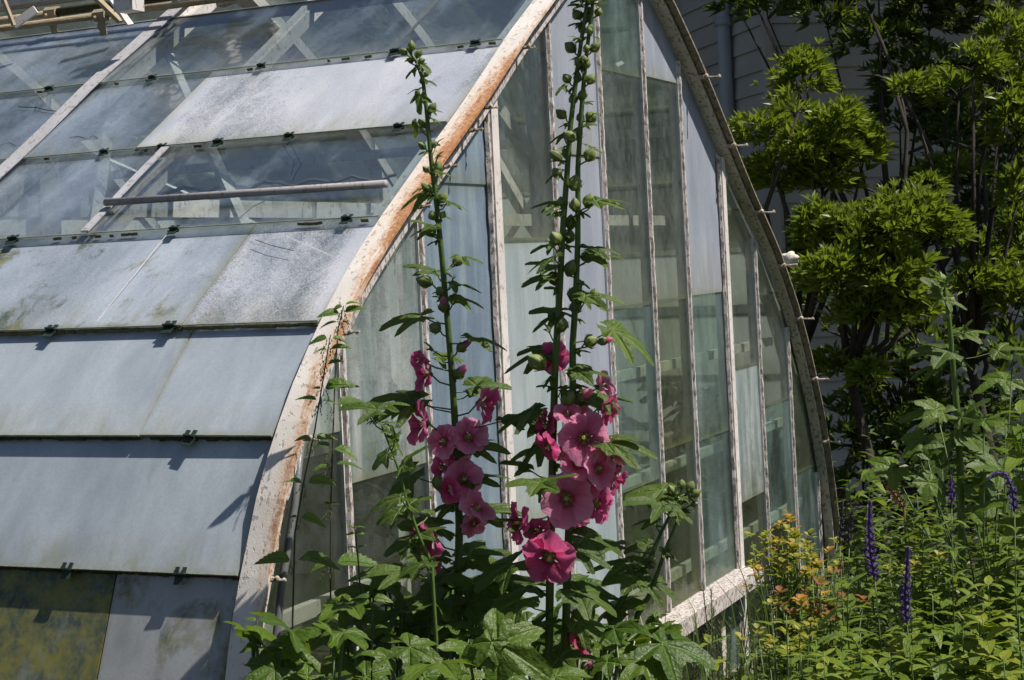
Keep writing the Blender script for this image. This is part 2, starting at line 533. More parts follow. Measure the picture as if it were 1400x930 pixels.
G = {  # whitewash tones carry the blue of the reflected sky
    'white': mat_glass('glass_whitewashed', .99, .18, .42, (.60, .67, .74), (.36, .42, .485), (.8, 1.9, .8), .2, 4.5, 0, .95, .30, floor=.80, transl=.30),
    'white2': mat_glass('glass_whitewashed_speckled', .99, .25, .55, (.58, .645, .73), (.28, .34, .42), (.8, 1.5, .8), .4, 4, .04, .95, .55, floor=.60, transl=.30),
    'frost': mat_glass('glass_frosted', .98, .34, .52, (.82, .83, .88), (.50, .55, .64), (.8, 1.8, .8), .5, 3.4, 0, .8, .9, floor=.10, transl=.35),
    'film': mat_glass('glass_blue_film', .66, .36, .62, (.56, .64, .77), (.26, .33, .44), (.8, 2.0, .8), .35, 4, 0, .6, .22, floor=.04, transl=.35),
    'clear': mat_glass('glass_streaked', .34, .52, .72, (.54, .62, .76), (.26, .32, .42), (.8, 2.4, .8), .35, 6, 0, .5, .06, floor=.015, transl=.35),
    'moss': mat_glass('glass_mossy', .97, .3, .6, (.40, .44, .44), (.20, .24, .22), (1, 1, 1), 0, 5, 1.5, .9, .1, floor=.8, transl=.2),
    'moss2': mat_glass('glass_part_mossy', .97, .3, .6, (.56, .58, .60), (.42, .44, .46), (1, 1, 1), 0, 5, .30, .9, .1, floor=.86, transl=.25),
    'g_white': mat_glass('gable_glass_pale', .97, .15, .45, (.58, .66, .68), (.36, .45, .48), (1.3, 1, .6), 0, 4, 0, .7, .06, floor=.82, transl=.4, seed=3, wash=.25),
    'g_lav': mat_glass('gable_glass_lavender', .97, .15, .45, (.54, .58, .67), (.36, .41, .50), (1.3, 1, .6), 0, 4, 0, .7, .08, floor=.86, transl=.4, seed=5, wash=.2),
    'g_blue': mat_glass('gable_glass_blue', .88, .28, .6, (.44, .55, .68), (.18, .26, .36), (1.3, 1, .6), 0, 4, 0, .6, .1, floor=.45, transl=.4, seed=8, wash=.3),
    'g_milk': mat_glass('gable_glass_milky', .82, .38, .56, (.62, .70, .72), (.20, .27, .26), (1.8, 1, .55), 0, 5, 0, .5, .1, floor=.14, transl=.4, seed=13, wash=.6),
    'g_teal': mat_glass('gable_glass_teal', .42, .42, .64, (.42, .54, .58), (.14, .20, .19), (1.8, 1, .5), 0, 5, .0, .5, .06, floor=.05, transl=.4, seed=17, wash=.3, tint=(.82, .90, .84)),
    'g_clear': mat_glass('gable_glass_clear', .20, .5, .72, (.40, .46, .46), (.22, .25, .22), (1.8, 1, .55), 0, 5, .0, .4, .03, floor=.012, transl=.4, seed=23, wash=.2, tint=(.88, .90, .86)),
    'g_green': mat_glass('gable_glass_greenish', .24, .42, .70, (.27, .29, .24), (.12, .13, .09), (1.8, 1, .55), 0, 5, .0, .5, .08, floor=.03, transl=.4, seed=29, tint=(.84, .88, .79)),
    'far': mat_glass('far_roof_glass', .85, .25, .6, (.66, .70, .68), (.48, .53, .50), (1, 1, 1), 0, 3, .0, .6, .05, floor=.60, transl=.6, seed=40),
    'far_clear': mat_glass('far_roof_glass_clear', .26, .42, .7, (.33, .37, .34), (.19, .22, .18), (1, 1, 1), 0, 3, .0, .6, .05, floor=.04, transl=.55, seed=50),
}

# ------------------------------------------------------------------ ground
mb = MB()
N = 60
vs = []
for i in range(N + 1):
    for j in range(N + 1):
        a = (i / N * 2 - 1); b = (j / N * 2 - 1)
        x = 3 + math.copysign(abs(a) ** 2.6, a) * 140; y = -1 + math.copysign(abs(b) ** 2.6, b) * 140
        z = .05 * mnoise.noise(V((x * .9, y * .9, 0))) - .03
        vs.append((x, y, z))
mb.add(vs, [(i * (N + 1) + j, (i + 1) * (N + 1) + j, (i + 1) * (N + 1) + j + 1, i * (N + 1) + j + 1) for i in range(N) for j in range(N)])
tag(mb.build('ground', M['soil'], smooth=True), 'dark earth of the garden beds under the plants', '', kind='structure')

# ------------------------------------------------------------------ greenhouse
PL = [(-1.5, -.165), (-1.3, -.16), (-1.15, -.148), (-1.0, -.125), (-.85, -.093), (-.70, -.050), (-.62, -.027), (-.537, .0), (-.456, .039), (-.372, .079), (-.31, .118), (-.259, .156), (-.203, .201),
      (-.124, .275), (-.045, .359), (.022, .444), (.083, .530), (.13, .603), (.21, .725), (.289, .850), (.353, .948), (.43, 1.060), (.511, 1.175), (.6, 1.320), (.70, 1.478), (.80, 1.634), (.905, 1.80)]
PR = [(-1.5, 3.835), (-1.3, 3.82), (-1.15, 3.805), (-1.0, 3.785), (-.917, 3.763), (-.782, 3.722), (-.595, 3.645), (-.418, 3.535), (-.30, 3.452), (-.196, 3.362), (-.10, 3.265), (-.007, 3.165), (.07, 3.06),
      (.152, 2.94), (.249, 2.81), (.359, 2.675), (.487, 2.515), (.6, 2.360), (.708, 2.196), (.80, 2.02), (.905, 1.80)]


def interp(tab, z):
    if z <= tab[0][0]: return tab[0][1]
    for (z0, x0), (z1, x1) in zip(tab, tab[1:]):
        if z <= z1: return x0 + (x1 - x0) * (z - z0) / (z1 - z0)
    return tab[-1][1]


def xl(z): return interp(PL, z)      # z relative to the eye
def xr(z): return interp(PR, z)


def prof(side, z, inset=0.0):
    """point of the arch profile at relative height z, moved inwards by inset; returns (x, zworld), outward normal"""
    f = xl if side < 0 else xr
    e = .03
    t = V((f(z + e) - f(z - e), 0, 2 * e if abs(z) < .86 else e * 2)).normalized()
    n = V((t.z, 0, -t.x)) * (1 if side > 0 else -1)
    if side < 0: n = V((-t.z, 0, t.x))
    else: n = V((t.z, 0, -t.x))
    return V((f(z), 0, z + GZ)) - n * inset, n


BASE = -1.28
gh = thing('greenhouse', 'old pointed-arch greenhouse of white rusty steel and whitewashed overlapping glass', 'greenhouse', (0, 0, 0))
gh['label'] = 'old curved greenhouse with rusty white arch, clouded overlapping roof glass and a glazed gable end'


def strip(side, y0, y1, th, inset, z0, z1, step=.06):
    """curved flat bar following the arch"""
    b = MB()
    zs = []
    z = z0
    while z < z1 - 1e-6:
        zs.append(z); z += step
    zs.append(z1)
    vs = []
    for z in zs:
        p, n = prof(side, z, inset)
        for y, k in ((y0, 0), (y1, 0), (y1, 1), (y0, 1)):
            vs.append(p - n * (th * k) + V((0, y, 0)))
    fs = []
    for i in range(len(zs) - 1):
        a = i * 4; c = a + 4
        for k in range(4):
            fs.append((a + k, a + (k + 1) % 4, c + (k + 1) % 4, c + k))
    fs += [(3, 2, 1, 0), tuple(len(vs) - 4 + k for k in range(4))]
    b.add(vs, fs)
    return b


# gable arch bars: flat steel standing proud of the gable glass
for side in (-1, 1):
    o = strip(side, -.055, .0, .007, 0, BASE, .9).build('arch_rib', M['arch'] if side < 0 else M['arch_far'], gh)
    if side < 0: o['label'] = 'flat white arch bar with orange rust streaks'
    else: o['label'] = 'grimy inner face of the far arch bar'
    strip(side, -.026 if side < 0 else -.033, .0, .018 if side < 0 else .010, .038 if side < 0 else .012, BASE, .86).build('arch_bead', M['bead'] if side > 0 else M['putty'], gh)
    # inner angle that carries the glass
    strip(side, .012, .05, .03, .026, BASE, .87).build('end_frame', M['inner'], gh)

LEN = 3.4
RAFT = [.735, 1.165, 2.25, 3.35]
for y in RAFT:
    for side in (-1, 1):
        strip(side, y - (.03 if y > 1 else .016), y + (.03 if y > 1 else .016), .035, .032, BASE, .86).build('rafter', M['white'], gh)
        strip(side, y - .008, y + .008, .012, .021, BASE, .86).build('glazing_rib', M['white'], gh)
mb = MB(); mb.box((1.80, LEN / 2 + .02, GZ + .872), (.05, LEN - .06, .035)); mb.build('ridge_beam', M['white'], gh)

# roof glass: rows of flat overlapping panes
ROWS = [(.711, .500), (.500, .2965), (.2965, .096), (.096, -.094), (-.094, -.282), (-.282, -.498), (-.498, -.76), (-.76, -1.02), (-1.02, -1.27)]
DIV = [[.006, .30, 1.13, 1.9, 2.7, 3.4], [.006, .815, 1.55, 2.4, 3.4], [.006, .705, 1.42, 2.3, 3.4], [.006, .305, 1.12, 2.0, 2.7, 3.4], [.006, .285, .765, 1.6, 2.5, 3.4],
       [.006, .86, 1.7, 2.6, 3.4], [.006, .262, .78, 1.7, 2.6, 3.4], [.006, .6, 1.5, 2.5, 3.4], [.006, .7, 1.6, 2.5, 3.4]]
GLS = [['clear', 'clear', 'film', 'film', 'clear'], ['frost', 'film', 'clear', 'clear'], ['clear', 'film', 'film', 'clear'], ['frost', 'white2', 'white2', 'film', 'film'],
       ['white', 'white', 'moss2', 'white', 'white'], ['white', 'white', 'white2', 'white'], ['moss2', 'moss', 'moss', 'moss', 'moss2'], ['moss', 'moss2', 'moss', 'moss'], ['moss', 'moss', 'moss', 'moss']]


def pane_quad(b, A, B, C, D, n, th=.0035, nu=1):
    """glass plate with corners A B (bottom) C D (top), thickness th inwards"""
    A, B, C, D = map(V, (A, B, C, D))
    vs = [A, B, C, D, A - n * th, B - n * th, C - n * th, D - n * th]
    uv = [(0, 0), (1, 0), (1, 1), (0, 1)] * 2
    b.add(vs, [(0, 1, 2, 3), (7, 6, 5, 4), (0, 4, 5, 1), (1, 5, 6, 2), (2, 6, 7, 3), (3, 7, 4, 0)], uv)


for ri, (zt, zb) in enumerate(ROWS):
    for k in range(len(DIV[ri]) - 1):
        y0, y1 = DIV[ri][k] + .0015, DIV[ri][k + 1] - .0015
        pb, nb_ = prof(-1, zb, .002)
        pt, nt_ = prof(-1, zt + .012, .0155)
        n = V((-(pt - pb).z, 0, (pt - pb).x)).normalized()
        b = MB()
        dz = R.uniform(-.0012, .0012)
        pane_quad(b, pb + V((0, y0, 0)), pb + V((0, y1, dz)), pt + V((0, y1, 0)), pt + V((0, y0, 0)), n)
        o = b.build('roof_pane', G[GLS[ri][k]], gh)
        if GLS[ri][k] == 'moss': o['label'] = 'pane covered in yellow-green moss'
        # algae under the bottom edge, darkened at lower laps for the shadow there
        if ri < 8:
            b = MB(); y = y0
            dens = (.05, .06, .25, 1, 1, 1, 1, .9)[ri]
            while y < y1 - .02:
                ln = R.uniform(.006, .022)
                h = R.uniform(.0012, .0045) * (.4 + dens)
                if R.random() < dens:
                    t_ = (pt - pb).normalized()
                    c = pb - n * .0075 - t_ * (h * .15)
                    b.bar(c + V((0, y, R.uniform(-.001, .001))), c + V((0, min(y + ln, y1), R.uniform(-.001, .001))), h, .006, t_)
                y += ln
            if b.v: b.build('algae_shadow_edge', M['alga'] if ri > 3 else M['alga_pale'], gh)['kind'] = 'stuff'
            b = MB(); b.bar(pb + V((0, y0, 0)) + n * .0006, pb + V((0, y1, dz)) + n * .0006, .0022, .0012, n); b.build('glass_edge', M['glass_edge'], gh)
        # dark joint between two panes of one row
        if k > 0:
            b = MB()
            b.bar(pb + V((0, y0 - .0015, 0)) - n * .005, pt + V((0, y0 - .0015, 0)) - n * .005, .008 if k == 1 else .004, .003, V((0, 1, 0)))
            b.build('pane_joint', M['alga_pale'], gh)

# small folded metal clips that hold the laps
CLIPS = [(0, 67, 121), (0, 208, 100), (0, 357, 86), (0, 540, 66), (0, 650, 54), (1, 142, 200), (1, 221, 196), (1, 298, 188), (1, 395, 180), (1, 545, 168), (2, 18, 324), (2, 238, 314), (2, 474, 297),
         (4, 260, 597), (5, 247, 773), (5, 92, 775), (3, 232, 448), (3, 70, 450)]


def y_on_lap(zb, px):
    # the Y at which the lap edge at height zb is seen at column px
    lo_, hi_ = -.1, 3.4
    p, n = prof(-1, zb, .002)
    for _ in range(40):
        m_ = (lo_ + hi_) / 2
        q = V((p.x, m_, p.z)) - CAM
        x = 700 + FPX * q.dot(cr) / q.dot(cv)
        if x > px: lo_ = m_
        else: hi_ = m_
    return (lo_ + hi_) / 2


for ri, px, py in CLIPS:
    zb = ROWS[ri][1]
    y = y_on_lap(zb, px)
    p, n = prof(-1, zb, .002)
    pt, _ = prof(-1, ROWS[ri][0], .0155)
    t_ = (pt - p).normalized()
    b = MB()
    w2 = .012
    rot = Matrix((V((0, 1, 0)), t_, n)).transposed() @ Matrix.Rotation(R.uniform(-.12, .12), 3, 'Z') @ Matrix.Scale(R.uniform(.85, 1.25), 3)
    c = p + V((0, y, 0))
    b.box(c - t_ * .002 + n * .001, (.0028 + w2 * 1.6, .003, .010), rot)
    for s_ in (-1, 1):
        b.box(c + t_ * .004 + n * .0022 + V((0, s_ * w2 * .6, 0)), (.008, .013, .0016), rot)
    b.box(c - t_ * .011 - n * .002, (.020, .017, .0016), rot)
    b.box(c - t_ * .003 - n * .004, (.024, .006, .005), rot)
    b.build('glass_clip', M['clip'], gh)

# bolts with wing nuts along both gable arches
def bolt(p, y0, y1, k):
    b = MB()
    b.tube([(p.x, y0, p.z), (p.x + R.uniform(-.003, .003), y1, p.z + R.uniform(-.004, .004))], .0034 * k, 6)
    b.tube([(p.x, y0 + .002, p.z), (p.x, y0 - .022, p.z)], .0075 * k, 6)
    b.ball((p.x, y0 - .026, p.z + .002), .0078 * k, 7, 5)
    b.ball((p.x + .003, y1 + .006, p.z), .0052 * k, 6, 4)
    b.build('bolt', M['bolt'], gh)


for (px, py) in [(996, 195), (1031, 285), (1065, 359), (1086, 432), (1108, 515), (1120, 603), (950, 99)]:
    q = PY(px, py, -.03)
    p, n = prof(1, q.z - GZ, .016)
    bolt(p, -.030, -.100, 1.0)
for (px, py) in [(720, 57), (667, 137), (647, 168), (562, 270), (487, 440), (420, 585), (375, 778), (606, 216)]:
    q = PY(px, py, -.03)
    p, n = prof(-1, q.z - GZ, .024)
    bolt(p, -.030, -.074, .62)

# glazing bars of the gable
BARS = [(.05, 'n'), (.37, 'n'), (.70, 'n'), (1.045, 'w'), (1.40, 'n'), (1.723, 'n'), (2.057, 'n'), (2.357, 'n'), (2.705, 'w'), (3.045, 'n'), (3.395, 'n'), (3.70, 'n')]


def ztop(x):
    """height where the arch passes over x"""
    tab, s = (PL, 1) if x < 1.8 else (PR, -1)
    for (z0, x0), (z1, x1) in zip(tab, tab[1:]):
        if (x0 - x) * (x1 - x) <= 0: return z0 + (z1 - z0) * (x - x0) / (x1 - x0 + 1e-9)
    return tab[0][0]


SILL = -.985
for x, k in BARS:
    zt = ztop(x) - (.05 if .3 < x < 3.4 else .10)
    zb = BASE if not (1.045 < x < 2.70) else SILL
    wd = .026 if k == 'n' else .024
    b = MB()
    b.box((x + .002, .012, (zt + zb) / 2 + GZ), (wd, .030, zt - zb))
    b.build('glazing_bar', M['inner'] if k == 'n' else M['white'], gh)
    # putty line on the outside face, uneven
    b = MB(); z = zb; pw = .020 if k == 'n' else .017
    prev = None
    segs = int((zt - zb) / .022)
    vs = []
    for i in range(segs + 1):
        z = zb + (zt - zb) * i / segs + GZ
        a1, a2 = R.uniform(-.0022, .0022), R.uniform(-.0022, .0022)
        d = R.uniform(0, .003)
        xx = x - (.010 if k == 'w' else 0)
        vs += [(xx - pw / 2 + a1, -.002, z), (xx - pw * .28, -.0085 - d, z), (xx + pw * .28, -.0085 - d * .5, z), (xx + pw / 2 + a2, -.002, z)]
    fs = []
    for i in range(segs):
        for q in range(3): fs.append((i * 4 + q, i * 4 + q + 1, i * 4 + q + 5, i * 4 + q + 4))
    b.add(vs, fs)
    b.build('putty_line', M['putty'], gh)
    if k == 'w':
        b = MB(); b.box((x + .016, -.006, (zt + zb) / 2 + GZ), (.034, .012, zt - zb)); b.build('door_post', M['white'], gh)

# gable panes by column: list of (z bottom, z top, material), z relative to the eye
XS = [-.16] + [x for x, _ in BARS] + [3.9]
COLS = {
    0: [(BASE, 1, 'g_green')],
    1: [(BASE, -.30, 'g_clear'), (-.30, 1, 'g_milk')],
    2: [(BASE, -.78, 'g_clear'), (-.78, -.40, 'g_clear'), (-.40, 1, 'g_milk')],
    3: [(BASE, -.72, 'g_white'), (-.72, .165, 'g_blue'), (.165, 1, 'g_blue')],
    4: [(BASE, -.60, 'g_white'), (-.60, .04, 'g_white'), (.04, 1, 'g_clear')],
    5: [(SILL, -.50, 'g_white'), (-.50, .25, 'g_lav'), (.25, 1, 'g_lav')],
    6: [(SILL, -.62, 'g_green'), (-.62, -.143, 'g_teal'), (-.143, .48, 'g_clear'), (.48, 1, 'g_teal')],
    7: [(SILL, -.55, 'g_green'), (-.55, -.14, 'g_green'), (-.14, .488, 'g_clear'), (.488, 1, 'g_lav')],
    8: [(SILL, -.56, 'g_teal'), (-.56, -.133, 'g_teal'), (-.133, 1, 'g_lav')],
    9: [(BASE, -.80, 'g_green'), (-.80, -.382, 'g_milk'), (-.382, .12, 'g_clear'), (.12, 1, 'g_clear')],
    10: [(BASE, -.93, 'g_green'), (-.93, -.53, 'g_teal'), (-.53, -.16, 'g_clear'), (-.16, 1, 'g_clear')],
    11: [(BASE, -.80, 'g_teal'), (-.80, -.35, 'g_green'), (-.35, 1, 'g_clear')],
    12: [(BASE, -.8, 'g_green'), (-.8, 1, 'g_green')],
}


def clip_poly(poly, f):
    out = []
    for i in range(len(poly)):
        a, b = poly[i], poly[(i + 1) % len(poly)]
        fa, fb = f(a), f(b)
        if fa >= 0: out.append(a)
        if (fa >= 0) != (fb >= 0):
            t = fa / (fa - fb); out.append((a[0] + (b[0] - a[0]) * t, a[1] + (b[1] - a[1]) * t))
    return out


def gable_limit(x):
    return ztop(min(max(x, -.16), 3.83)) - .03


for ci, lst in COLS.items():
    x0, x1 = XS[ci] + .002, XS[ci + 1] - .002
    for zb, zt, mk in lst:
        # outline: sample the top along the arch
        nseg = 8
        top = []; bot = []
        for i in range(nseg + 1):
            x = x0 + (x1 - x0) * i / nseg
            zl = gable_limit(x) if -.15 < x < 3.81 else -9
            top.append((x, min(zt, zl))); bot.append((x, zb))
        cols = [(t_, b_) for t_, b_ in zip(top, bot) if t_[1] > b_[1] + .004]
        if len(cols) < 2: continue
        b = MB(); yb = 0.0; yt = .0035 if zt < .9 else .0
        vs = []; uv = []
        for t_, b_ in cols:
            for (q, v_) in ((b_, 0), (t_, 1)):
                yy = .001 + .0035 * v_
                u_ = (q[0] - x0) / (x1 - x0)
                vs.append((q[0], yy, q[1] + (.0 if v_ == 0 else .006) + GZ)); uv.append((u_, v_))
                vs.append((q[0], yy + .003, q[1] + (.0 if v_ == 0 else .006) + GZ)); uv.append((u_, v_))
        fs = []
        for i in range(len(cols) - 1):
            a = i * 4; c = a + 4
            fs += [(a, c, c + 2, a + 2), (a + 1, a + 3, c + 3, c + 1), (a, a + 1, c + 1, c), (a + 2, c + 2, c + 3, a + 3)]
        L = (len(cols) - 1) * 4
        fs += [(0, 2, 3, 1), (L, L + 1, L + 3, L + 2)]
        b.add(vs, fs, uv)
        b.build('gable_pane', G[mk], gh)

# sill of the middle section and timber below it
b = MB()
b.box(((1.02 + 2.735) / 2, -.032, SILL - .026 + GZ), (1.715, .085, .045))
b.build('sill', M['putty'], gh)['label'] = 'flaking white timber sill'
b = MB(); b.box((2.45, -.012, (SILL - .05 + BASE) / 2 + GZ), (.04, .03, SILL - .05 - BASE)); b.build('door_post', M['bead'], gh)
b = MB(); b.box((1.55, -.012, (SILL - .05 + BASE) / 2 + GZ), (.04, .03, SILL - .05 - BASE)); b.build('door_post', M['bead'], gh)
for x0, x1, mk in ((1.06, 1.52, 'g_green'), (1.58, 2.42, 'g_green'), (2.48, 2.69, 'g_teal')):
    b = MB()
    pane_quad(b, (x0, .001, BASE + GZ), (x1, .001, BASE + GZ), (x1, .001, SILL - .05 + GZ), (x0, .001, SILL - .05 + GZ), V((0, -1, 0)))
    b.build('gable_pane', G[mk], gh)
# base wall round the house
for nm, c, sz in (('base_wall', (1.83, .03, (BASE + GZ) / 2 - .02), (4.02, .10, BASE + GZ + .04)), ('base_wall', (-.165, LEN / 2 + .09, (BASE + GZ) / 2 - .02), (.10, LEN - .02, BASE + GZ + .04)),
                  ('base_wall', (3.83, LEN / 2 + .09, (BASE + GZ) / 2 - .02), (.10, LEN - .02, BASE + GZ + .04)), ('base_wall', (1.83, LEN + .14, (BASE + GZ) / 2 - .02), (4.02, .08, BASE + GZ + .04))):
    b = MB(); b.box(c, sz); b.build(nm, M['base'], gh)

# far (right-hand) roof slope
RR = [(.86, .66), (.66, .44), (.44, .22), (.22, .0), (.0, -.22), (-.22, -.46), (-.46, -.72), (-.72, -1.0), (-1.0, -1.27)]
rr = random.Random(3)
for ri, (zt, zb) in enumerate(RR):
    ys = [.012]
    while ys[-1] < LEN - .5: ys.append(ys[-1] + rr.uniform(.45, .8))
    ys.append(LEN)
    for k in range(len(ys) - 1):
        pb, _ = prof(1, zb, .002); pt, _ = prof(1, zt + .012, .0155)
        n = V(((pt - pb).z, 0, -(pt - pb).x)).normalized()
        b = MB()
        pane_quad(b, pb + V((0, ys[k] + .0015, 0)), pb + V((0, ys[k + 1] - .0015, 0)), pt + V((0, ys[k + 1] - .0015, 0)), pt + V((0, ys[k] + .0015, 0)), n)
        mk = 'far_clear' if (ri < 3 or ri in (3, 4) and rr.random() < .65 or rr.random() < .3) else 'far'
        if ri > 6: mk = 'moss2' if rr.random() < .5 else 'far'
        b.build('roof_pane', G[mk], gh)
    b = MB(); pb, _ = prof(1, zb, .012); b.bar(pb + V((0, .03, 0)), pb + V((0, LEN, 0)), .014, .006, V((0, 0, 1))); b.build('lap_rail', M['dirty'], gh)
# back gable
b = MB()
vs = []; uv = []
zz = [BASE + (.86 - BASE) * i / 14 for i in range(15)]
for z in zz:
    vs += [(xl(z) + .03, LEN, z + GZ), (xr(z) - .03, LEN, z + GZ)]; uv += [(0, .5), (1, .5)]
b.add(vs, [(2 * i, 2 * i + 1, 2 * i + 3, 2 * i + 2) for i in range(14)], uv)
b.build('back_pane', G['far_clear'], gh)
for x in (.4, .8, 1.2, 1.6, 2.0, 2.4, 2.8, 3.2, 3.55):
    b = MB(); zt = ztop(x) - .03; b.box((x, LEN + .01, (zt + BASE) / 2 + GZ), (.03, .03, zt - BASE)); b.build('glazing_bar', M['inner'], gh)
for side in (-1, 1): strip(side, LEN - .02, LEN + .03, .03, .01, BASE, .88).build('end_frame', M['inner'], gh)

# interior: purlins, rails, posts and braces
def part_tube(name, pts, r, mat, n=8):
    b = MB(); b.tube(pts, r, n); return b.build(name, mat, gh, True)


p, n = prof(-1, .150, -.012)
part_tube('pipe_rail', [(p.x, .03, p.z), (p.x, .72, p.z + .002)], .0085, M['inner_rust'])
for z, ins in ((.42, .07), (-.16, .07), (-.62, .07)):
    for side in (-1, 1):
        p, n = prof(side, z, ins)
        b = MB(); b.bar((p.x, .04, p.z), (p.x, LEN, p.z), .03, .02, V((0, 0, 1))); b.build('purlin', M['inner'], gh)
# diagonal braces below the roof slopes
for (za, ya, zb, yb, side) in ((.70, 1.2, .12, .35, -1), (.10, .75, .45, 1.1, -1), (.62, .15, .05, .95, 1), (.30, 1.2, -.5, 2.2, 1), (.5, 2.2, -.1, 1.25, 1)):
    pa, _ = prof(side, za, .08); pb, _ = prof(side, zb, .08)
    b = MB(); b.bar((pa.x, ya, pa.z), (pb.x, yb, pb.z), .028, .012, V((1, 0, 0))); b.build('brace', M['inner'], gh)
# tie beams and posts standing under the rafters
for y, xs in ((1.165, (.95, 2.65)), (2.25, (.95, 2.65))):
    for x in xs:
        zt = ztop(x) - .06
        b = MB(); b.box((x, y, (zt + GZ) / 2), (.07, .05, zt + GZ)); b.build('post', M['inner'], gh)
    b = MB(); b.box((1.8, y, GZ + .18), (2.3, .035, .05)); b.build('tie_beam', M['inner'], gh)
q = PY(740, 200, .35)
zt = ztop(q.x) - .06
b = MB(); b.box((q.x, .35, (zt + GZ) / 2), (.085, .05, zt + GZ)); b.build('post', M['inner'], gh)
a_ = PY(668, 132, .10); c_ = PY(760, 262, .10)
b = MB(); b.bar(a_, c_, .035, .02, V((1, 0, 1))); b.build('brace', M['inner'], gh)
for z in (-.33, -.62, -.93, .09):
    b = MB(); b.bar((.0 + (xl(z) + .08), .06, z + GZ), (xr(z) - .08, .06, z + GZ), .028, .018, V((0, 0, 1))); b.build('cross_rail', M['inner'], gh)

def on_roof(px, py, ins=.004):
    rr0 = ray(px, py); t0 = 1.8
    while t0 < 9:
        q = CAM + rr0 * t0
        if q.x >= xl(q.z - GZ) + ins: return q
        t0 += .002
    return q


for pts, w_, mk in (([(25, 146), (38, 147), (50, 147), (52, 138)], .0012, 'clip'), ([(50, 147), (60, 150), (75, 152), (92, 154)], .0012, 'clip'), ([(95, 188), (108, 187), (118, 190), (128, 186), (134, 190)], .0012, 'clip'),
                    ([(0, 199), (12, 195), (22, 200), (38, 197)], .0012, 'clip'), ([(227, 322), (132, 440)], .0006, 'white'),
                    ([(349, 328), (372, 336), (402, 343)], .0007, 'clip'), ([(327, 299), (345, 283), (362, 275)], .0007, 'clip'), ([(595, 248), (590, 262)], .0005, 'white')):
    q_ = [on_roof(x, y, .006) for x, y in pts]
    b = MB(); b.tube(q_, w_, 4); b.build('crack', M[mk], gh)
# wavy tube for a dirt edge on the far glass; a loose wire
b = MB()
q_ = []
for i in range(34):
    f = i / 33; q_.append(P(212 + 330 * f, 262 - 20 * f + 4 * math.sin(i * 1.1) + R.uniform(-2, 2), 4.05))
b.tube(q_, .0045, 5); b.build('dirt_edge', M['dirty'], gh)
for pts in ([(385, 195), (402, 222), (398, 240)], [(395, 192), (412, 225), (404, 238), (400, 248)]):
    b = MB(); b.tube([P(x, y, 3.75) for x, y in pts], .0014, 4); b.build('wire', M['clip'], gh)

for y_, z0_, z1_, w_ in ((1.165, .12, .80, .022), (.722, .10, .290, .010)):  # strips added on the glass, standing for rafters seen through it
    strip(-1, y_ - w_, y_ + w_, .003, -.0025, z0_, z1_).build('rafter_strip', M['strip'], gh)

# ventilator rods over the open top row
RX, RZ = 1.45, .742 + GZ
a1, a2 = V((RX - .02, .95, RZ - .012)), V((RX - .02, 2.6, RZ - .012))
part_tube('vent_rod', [(RX - .02, .80, RZ - .016), (RX - .02, 1.33, RZ - .018)], .0105, M['rod'])
part_tube('vent_rod', [(RX - .02, 1.35, RZ - .020), (RX - .02, 2.5, RZ - .024)], .010, M['rod'])
part_tube('vent_rod', [(RX + .03, 1.0, RZ + .018), (RX + .03, 1.53, RZ + .014)], .012, M['alga'])
part_tube('vent_rod', [(RX + .03, 1.54, RZ + .014), (RX + .03, 2.5, RZ + .006)], .010, M['rod'])
for y, dx, dz in ((1.34, -.02, -.02), (1.55, .03, .014)):
    b = MB()
    b.tube([(RX + dx, y - .02, RZ + dz), (RX + dx, y + .02, RZ + dz)], .018, 8)
    b.tube([(RX + dx, y - .005, RZ + dz - .055), (RX + dx, y + .005, RZ + dz + .01)], .010, 7)
    b.ball((RX + dx, y, RZ + dz - .03), .014, 7, 5)
    b.tube([(RX + dx - .02, y + .01, RZ + dz - .01), (RX + dx + .02, y - .01, RZ + dz + .016)], .006, 6)
    b.build('rod_coupling', M['rod'], gh)
b = MB(); b.bar(P(19, 34, 4.60), P(49, 13, 4.60), .022, .012, V((0, 0, 1))); b.build('vent_lever', M['white'], gh)
b = MB(); b.bar(P(2, -8, 4.58), P(19, 35, 4.58), .011, .008, V((1, 0, 0))); b.build('vent_lever', M['rod'], gh)
b = MB(); b.box(P(176, 3, 4.35), (.05, .06, .05)); b.bar(P(150, -4, 4.4), P(178, 34, 4.4), .03, .006, V((1, 0, 0))); b.build('rod_bracket', M['white'], gh)
b = MB(); b.bar(P(128, -6, 4.5), P(165, 30, 4.5), .025, .01, V((1, 0, 0))); b.build('rod_bracket', M['rod'], gh)
b = MB(); b.bar((RX + .01, .84, RZ + .01), (RX + .02, .98, RZ - .012), .04, .03, V((0, 0, 1))); b.box((RX, 1.02, RZ + .05), (.05, .05, .07)); b.build('rod_bracket', M['white'], gh)
# rail on which the top row ends
p, n = prof(-1, .715, .03)
b = MB(); b.bar((p.x, .04, p.z), (p.x, LEN, p.z), .03, .02, V((0, 0, 1))); b.build('purlin', M['dirty'], gh)

# bench inside
bench = thing('staging_bench', 'long slatted staging bench inside the greenhouse behind the gable glass', 'bench', (1.8, 2.9, 0))
for i in range(6):
    b = MB(); b.box((1.8, 2.62 + i * .1, .52), (2.6, .075, .025)); b.build('slat', M['wood'], bench)
for x in (.7, 2.9):
    for y in (2.64, 3.1):
        b = MB(); b.box((x, y, .253), (.05, .05, .505)); b.build('leg', M['wood'], bench)

